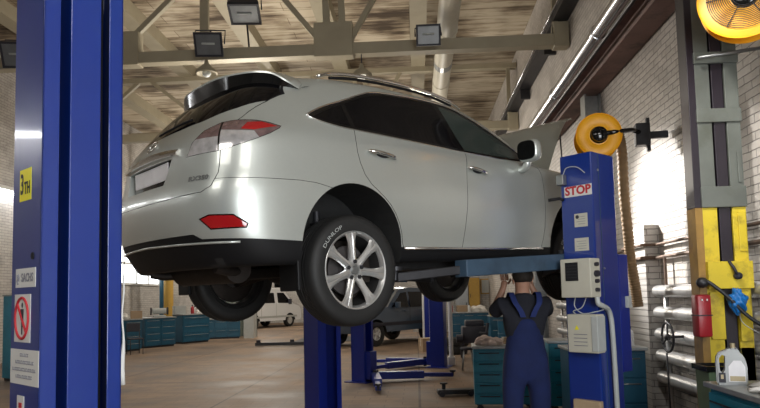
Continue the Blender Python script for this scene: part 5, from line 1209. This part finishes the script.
# dark car behind the van's tail
cp = [(-.85, .30), (-.9, .75), (-.75, 1.0), (-.3, 1.42), (.9, 1.45), (1.75, 1.0), (2.9, .85), (3.1, .6), (3.05, .28)]
vehicle('parked_car', (-9.0, 27.8, 0), math.radians(100), 'small dark car standing left in front of the white van', 'car', cp, 1.65, [[(-.35, 1.0), (-.1, 1.34), (.85, 1.36), (1.35, 1.0)]], (0, 2.35), 'suv', .29, .2, .95)
# dark blue SUV
spf = [(-.95, .45), (-1.02, .8), (-.98, 1.15), (-.80, 1.70), (-.6, 1.80), (.9, 1.84), (1.55, 1.78), (2.25, 1.22), (3.25, 1.12), (3.52, 1.0), (3.62, .7), (3.55, .42)]
swn = [[(-.62, 1.18), (-.55, 1.62), (.12, 1.66), (.12, 1.18)], [(.22, 1.18), (.22, 1.66), (1.05, 1.67), (1.05, 1.17)], [(1.15, 1.17), (1.15, 1.66), (1.45, 1.63), (1.98, 1.20)]]
def sx_(t, fr):
    for s in (-1, 1):
        bm = B(); box(bm, (-.8, s * .93 - .01, .62), (3.2, s * .93 + .012, .72), .004); link('side_moulding', bm, 'ink', t)
        bm = B(); box(bm, (1.75, s * 1.0 - .06, 1.15), (1.88, s * 1.0 + .10, 1.35), .02); link('wing_mirror', bm, 'suv', t)
        bm = B(); box(bm, (3.35, s * .68 - .18, .82), (3.58, s * .68 + .18, 1.02), .03); link('headlamp', bm, 'clearlens', t)
        for x in (.17, 1.10): bm = B(); box(bm, (x - .006, s * .935 - .004, .6), (x + .006, s * .935 + .004, 1.16)); link('door_seam', bm, 'ink', t)
        for x in (.35, 1.28): bm = B(); box(bm, (x - .10, s * .935 - .01, 1.03), (x + .10, s * .935 + .025, 1.07), .005); link('handle', bm, 'suv', t)
    bm = B(); prism(bm, [(1.58, 1.74), (2.22, 1.25), (2.19, 1.22), (1.55, 1.71)], FR_SIDE, -.70, .70); link('windscreen', bm, 'glass', t)
vehicle('parked_suv', (-.30, 22.5, 0), math.radians(180 + 52), 'dark blue SUV parked on the floor seen beyond the raised rear wheel', 'car', spf, 1.85, swn, (0, 2.72), 'suv', .38, .16, 1.15, sx_)
# low lift rails on the floor far left
for x, y, lb in ((-4.2, 20.8, 'low dark lift arm lying on the floor before the white van'),):
    t = empty('floor_lift_arm', (x, y, 0), .05); tag(t, lb, 'lift arm')
    bm = B(); box(bm, (-1.1, -.07, .02), (1.1, .07, .12), .01); link('beam', bm, 'darksteel', t)
    for xx in (-1.0, .1, 1.0): bm = B(); tube(bm, [(xx, 0, .12), (xx, 0, .20)], .07, 14); link('pad', bm, 'ink', t, True, 40)
bm = B(); box(bm, (-4.4, 22.3, .001), (-2.2, 25.0, .012)); tag(link('floor_plate', bm, 'darksteel'), 'flat dark steel plate set in the floor before the white van', 'floor plate')

# ================================================================ the mechanic
def skin(name, chain, m, parent, sub=2, root=None):
    """chain: dict name->(pos, radius(x,y)); edges list"""
    pts, edges = chain
    names = list(pts); me = bpy.data.meshes.new(name); me.from_pydata([Vector(pts[n][0]) for n in names], [(names.index(a), names.index(b)) for a, b in edges], [])
    o = bpy.data.objects.new(name, me); COL.objects.link(o)
    md = o.modifiers.new('s', 'SKIN'); md.use_smooth_shade = True
    ly = me.skin_vertices[0]
    for i, n in enumerate(names):
        r = pts[n][1]; ly.data[i].radius = r if isinstance(r, tuple) else (r, r); ly.data[i].use_root = (n == (root or names[0]))
    sb = o.modifiers.new('u', 'SUBSURF'); sb.levels = sub; sb.render_levels = sub
    dg = bpy.context.evaluated_depsgraph_get(); dg.update(); r = bpy.data.meshes.new_from_object(o.evaluated_get(dg)); bpy.data.objects.remove(o)
    r.materials.clear(); r.materials.append(MT[m]); r.name = name; r.polygons.foreach_set('use_smooth', [True] * len(r.polygons))
    ob = bpy.data.objects.new(name, r); COL.objects.link(ob); ob.parent = parent; return ob
mech = empty('person', (0.93, 5.70, 0), math.radians(4)); tag(mech, 'person in blue overalls and black t-shirt reaching up under the raised car, seen from behind', 'person')
# local: facing +Y
J = {}
J['pelvis'] = ((0, 0, .96), (.150, .105)); J['waist'] = ((0, .0, 1.12), (.140, .10)); J['chest'] = ((0, .0, 1.32), (.145, .095)); J['upper'] = ((0, .0, 1.44), (.09, .07)); J['neck'] = ((0, .01, 1.53), .055)
J['skull0'] = ((0, .015, 1.60), (.066, .078)); J['skull1'] = ((0, .0, 1.68), (.078, .092)); J['skull2'] = ((0, -.005, 1.745), (.052, .062))
E_ = [('pelvis', 'waist'), ('waist', 'chest'), ('chest', 'upper'), ('upper', 'neck'), ('neck', 'skull0'), ('skull0', 'skull1'), ('skull1', 'skull2')]
for s, n in ((-1, 'l'), (1, 'r')):
    sh = (s * .185, .0, 1.455); el = (s * .235, .17, 1.36); wr_ = (s * .13, .20, 1.60); pm = (s * .115, .205, 1.665)
    J['sh' + n] = (sh, .045); J['ua' + n] = ((s * .215, .08, 1.41), .044); J['el' + n] = (el, .042); J['fa' + n] = ((s * .19, .19, 1.46), .042); J['wr' + n] = (wr_, (.030, .024)); J['pm' + n] = (pm, (.040, .020))
    E_ += [('upper', 'sh' + n), ('sh' + n, 'ua' + n), ('ua' + n, 'el' + n), ('el' + n, 'fa' + n), ('fa' + n, 'wr' + n), ('wr' + n, 'pm' + n)]
    J['hip' + n] = ((s * .095, 0, .88), .092); J['th' + n] = ((s * .11, .015, .68), .078); J['kn' + n] = ((s * .115, .02, .50), .056); J['cf' + n] = ((s * .12, -.01, .36), .055); J['an' + n] = ((s * .125, -.02, .10), .038); J['ft' + n] = ((s * .135, .05, .05), (.042, .035)); J['to' + n] = ((s * .145, .15, .035), (.042, .025))
    E_ += [('pelvis', 'hip' + n), ('hip' + n, 'th' + n), ('th' + n, 'kn' + n), ('kn' + n, 'cf' + n), ('cf' + n, 'an' + n), ('an' + n, 'ft' + n), ('ft' + n, 'to' + n)]
body_ = skin('body', (J, E_), 'skin', mech)
# fingers and thumb of each hand joined to the body mesh
extra = []
for s in (-1, 1):
    base = Vector((s * .115, .205, 1.675))
    for k, (dx, ln) in enumerate(((-.028, .065), (-.010, .075), (.010, .070), (.028, .055))):
        F = {'a': (base + Vector((dx, 0, -.015)), .011), 'b': (base + Vector((dx * 1.05, .004, ln * .45)), .0095), 'c': (base + Vector((dx * 1.1, .022, ln * .75)), .0085), 'd': (base + Vector((dx * 1.1, .042, ln * .85)), .0075)}
        extra.append(skin('finger', (F, [('a', 'b'), ('b', 'c'), ('c', 'd')]), 'skin', None, 1))
    F = {'a': (base + Vector((-s * .025, .0, -.045)), .013), 'b': (base + Vector((-s * .052, .012, -.018)), .011), 'c': (base + Vector((-s * .060, .028, .008)), .009)}
    extra.append(skin('finger', (F, [('a', 'b'), ('b', 'c')]), 'skin', None, 1))
bm = bmesh.new(); bm.from_mesh(body_.data)
for e in extra: bm.from_mesh(e.data)
# face: nose, ears, eye sockets as part of the same mesh (head looks up and away from the camera)
ellipsoid(bm, (0, .105, 1.655), (.014, .020, .024)); ellipsoid(bm, (0, .098, 1.612), (.024, .010, .006))
for s in (-1, 1): ellipsoid(bm, (s * .080, .005, 1.655), (.010, .020, .032)); ellipsoid(bm, (s * .030, .090, 1.678), (.012, .008, .008))
bm.to_mesh(body_.data); bm.free(); body_.data.polygons.foreach_set('use_smooth', [True] * len(body_.data.polygons))
for e in extra: bpy.data.objects.remove(e)
# hair: cap over the back of the head
bm = B(); ellipsoid(bm, (0, -.012, 1.700), (.090, .098, .090), 28, 18)
for v in list(bm.verts):
    p = v.co
    if p.z < 1.640 or (p.y > .045 and p.z < 1.735): bm.verts.remove(v)
for v in bm.verts: v.co += Vector((random.uniform(-.002, .002), random.uniform(-.002, .002), random.uniform(-.002, .002)))
bmesh.ops.holes_fill(bm, edges=bm.edges[:], sides=0); link('hair', bm, 'hair', mech, True)
# t-shirt
S = {'w': ((0, 0, 1.05), (.175, .128)), 'c': ((0, .0, 1.30), (.198, .140)), 'u': ((0, .0, 1.45), (.185, .128)), 'n': ((0, .005, 1.525), (.085, .080)), 'm': ((0, .008, 1.55), (.066, .064))}
SE = [('w', 'c'), ('c', 'u'), ('u', 'n'), ('n', 'm')]
for s, n in ((-1, 'l'), (1, 'r')):
    S['s' + n] = ((s * .190, .0, 1.450), .078); S['a' + n] = ((s * .222, .085, 1.402), .074); S['b' + n] = ((s * .236, .135, 1.375), .070)
    SE += [('u', 's' + n), ('s' + n, 'a' + n), ('a' + n, 'b' + n)]
skin('t_shirt', (S, SE), 'shirt', mech)
# overalls: trousers and high back
O_ = {'p': ((0, 0, .95), (.185, .138)), 'w': ((0, 0, 1.12), (.175, .132)), 'b': ((0, -.008, 1.26), (.165, .148)), 'd': ((0, -.012, 1.36), (.09, .142))}
OE = [('p', 'w'), ('w', 'b'), ('b', 'd')]
for s, n in ((-1, 'l'), (1, 'r')):
    O_['h' + n] = ((s * .105, 0, .84), .118); O_['t' + n] = ((s * .118, .012, .66), .102); O_['k' + n] = ((s * .122, .018, .48), .088); O_['c' + n] = ((s * .126, -.008, .30), .084); O_['a' + n] = ((s * .128, -.018, .11), .082)
    OE += [('p', 'h' + n), ('h' + n, 't' + n), ('t' + n, 'k' + n), ('k' + n, 'c' + n), ('c' + n, 'a' + n)]
ov = skin('overalls', (O_, OE), 'overall', mech)
for s in (-1, 1):
    P = [(s * .04, -.150, 1.34), (s * .065, -.156, 1.40), (s * .105, -.142, 1.47), (s * .118, -.04, 1.555), (s * .11, .10, 1.50)]
    bm = B(); pc = smooth_curve(P, 6)
    rings = [[bm.verts.new(p + Vector(d)) for d in ((-.024, -.004, 0), (.024, -.004, 0), (.024, .004, 0), (-.024, .004, 0))] for p in pc]
    for a, b in zip(rings, rings[1:]):
        for k in range(4): bm.faces.new((a[k], a[(k + 1) % 4], b[(k + 1) % 4], b[k]))
    bm.faces.new(rings[0]); bm.faces.new(rings[-1]); link('strap', bm, 'strap', ov)
for s in (-1, 1):
    bm = B(); ellipsoid(bm, (s * .142, .06, .045), (.052, .135, .05), 18, 12)
    for v in bm.verts: v.co.z = max(v.co.z, .004)
    link('shoe', bm, 'shoe', mech, True)

# ---- repeats share a group phrase
GROUPS = {'lift_post': 'posts of the two-post lifts', 'roof_truss': 'roof trusses across the hall', 'floodlight': 'floodlights on the roof truss', 'workbench': 'workbenches of the workshop',
          'tool_trolley': 'turquoise tool trolleys', 'heating_register': 'heating pipe registers on the right wall', 'rusty_pipe': 'thin rusty pipes on the right wall', 'rag': 'rags lying on benches',
          'hose_reel': 'orange exhaust hose reels', 'tube_lamp': 'tube lamps on the left wall', 'pendant_lamp': 'small round lamps under the truss', 'wall_column': 'steel columns on the right wall',
          'bottle': 'bottles on benches', 'carton': 'cartons around the workshop', 'tyre': 'loose tyres on the floor', 'hall_pillar': 'pipe columns by the left wall'}
for o in list(COL.objects):
    k = o.name.split('.')[0]
    if o.parent is None and 'label' in o and k in GROUPS: o['group'] = GROUPS[k]
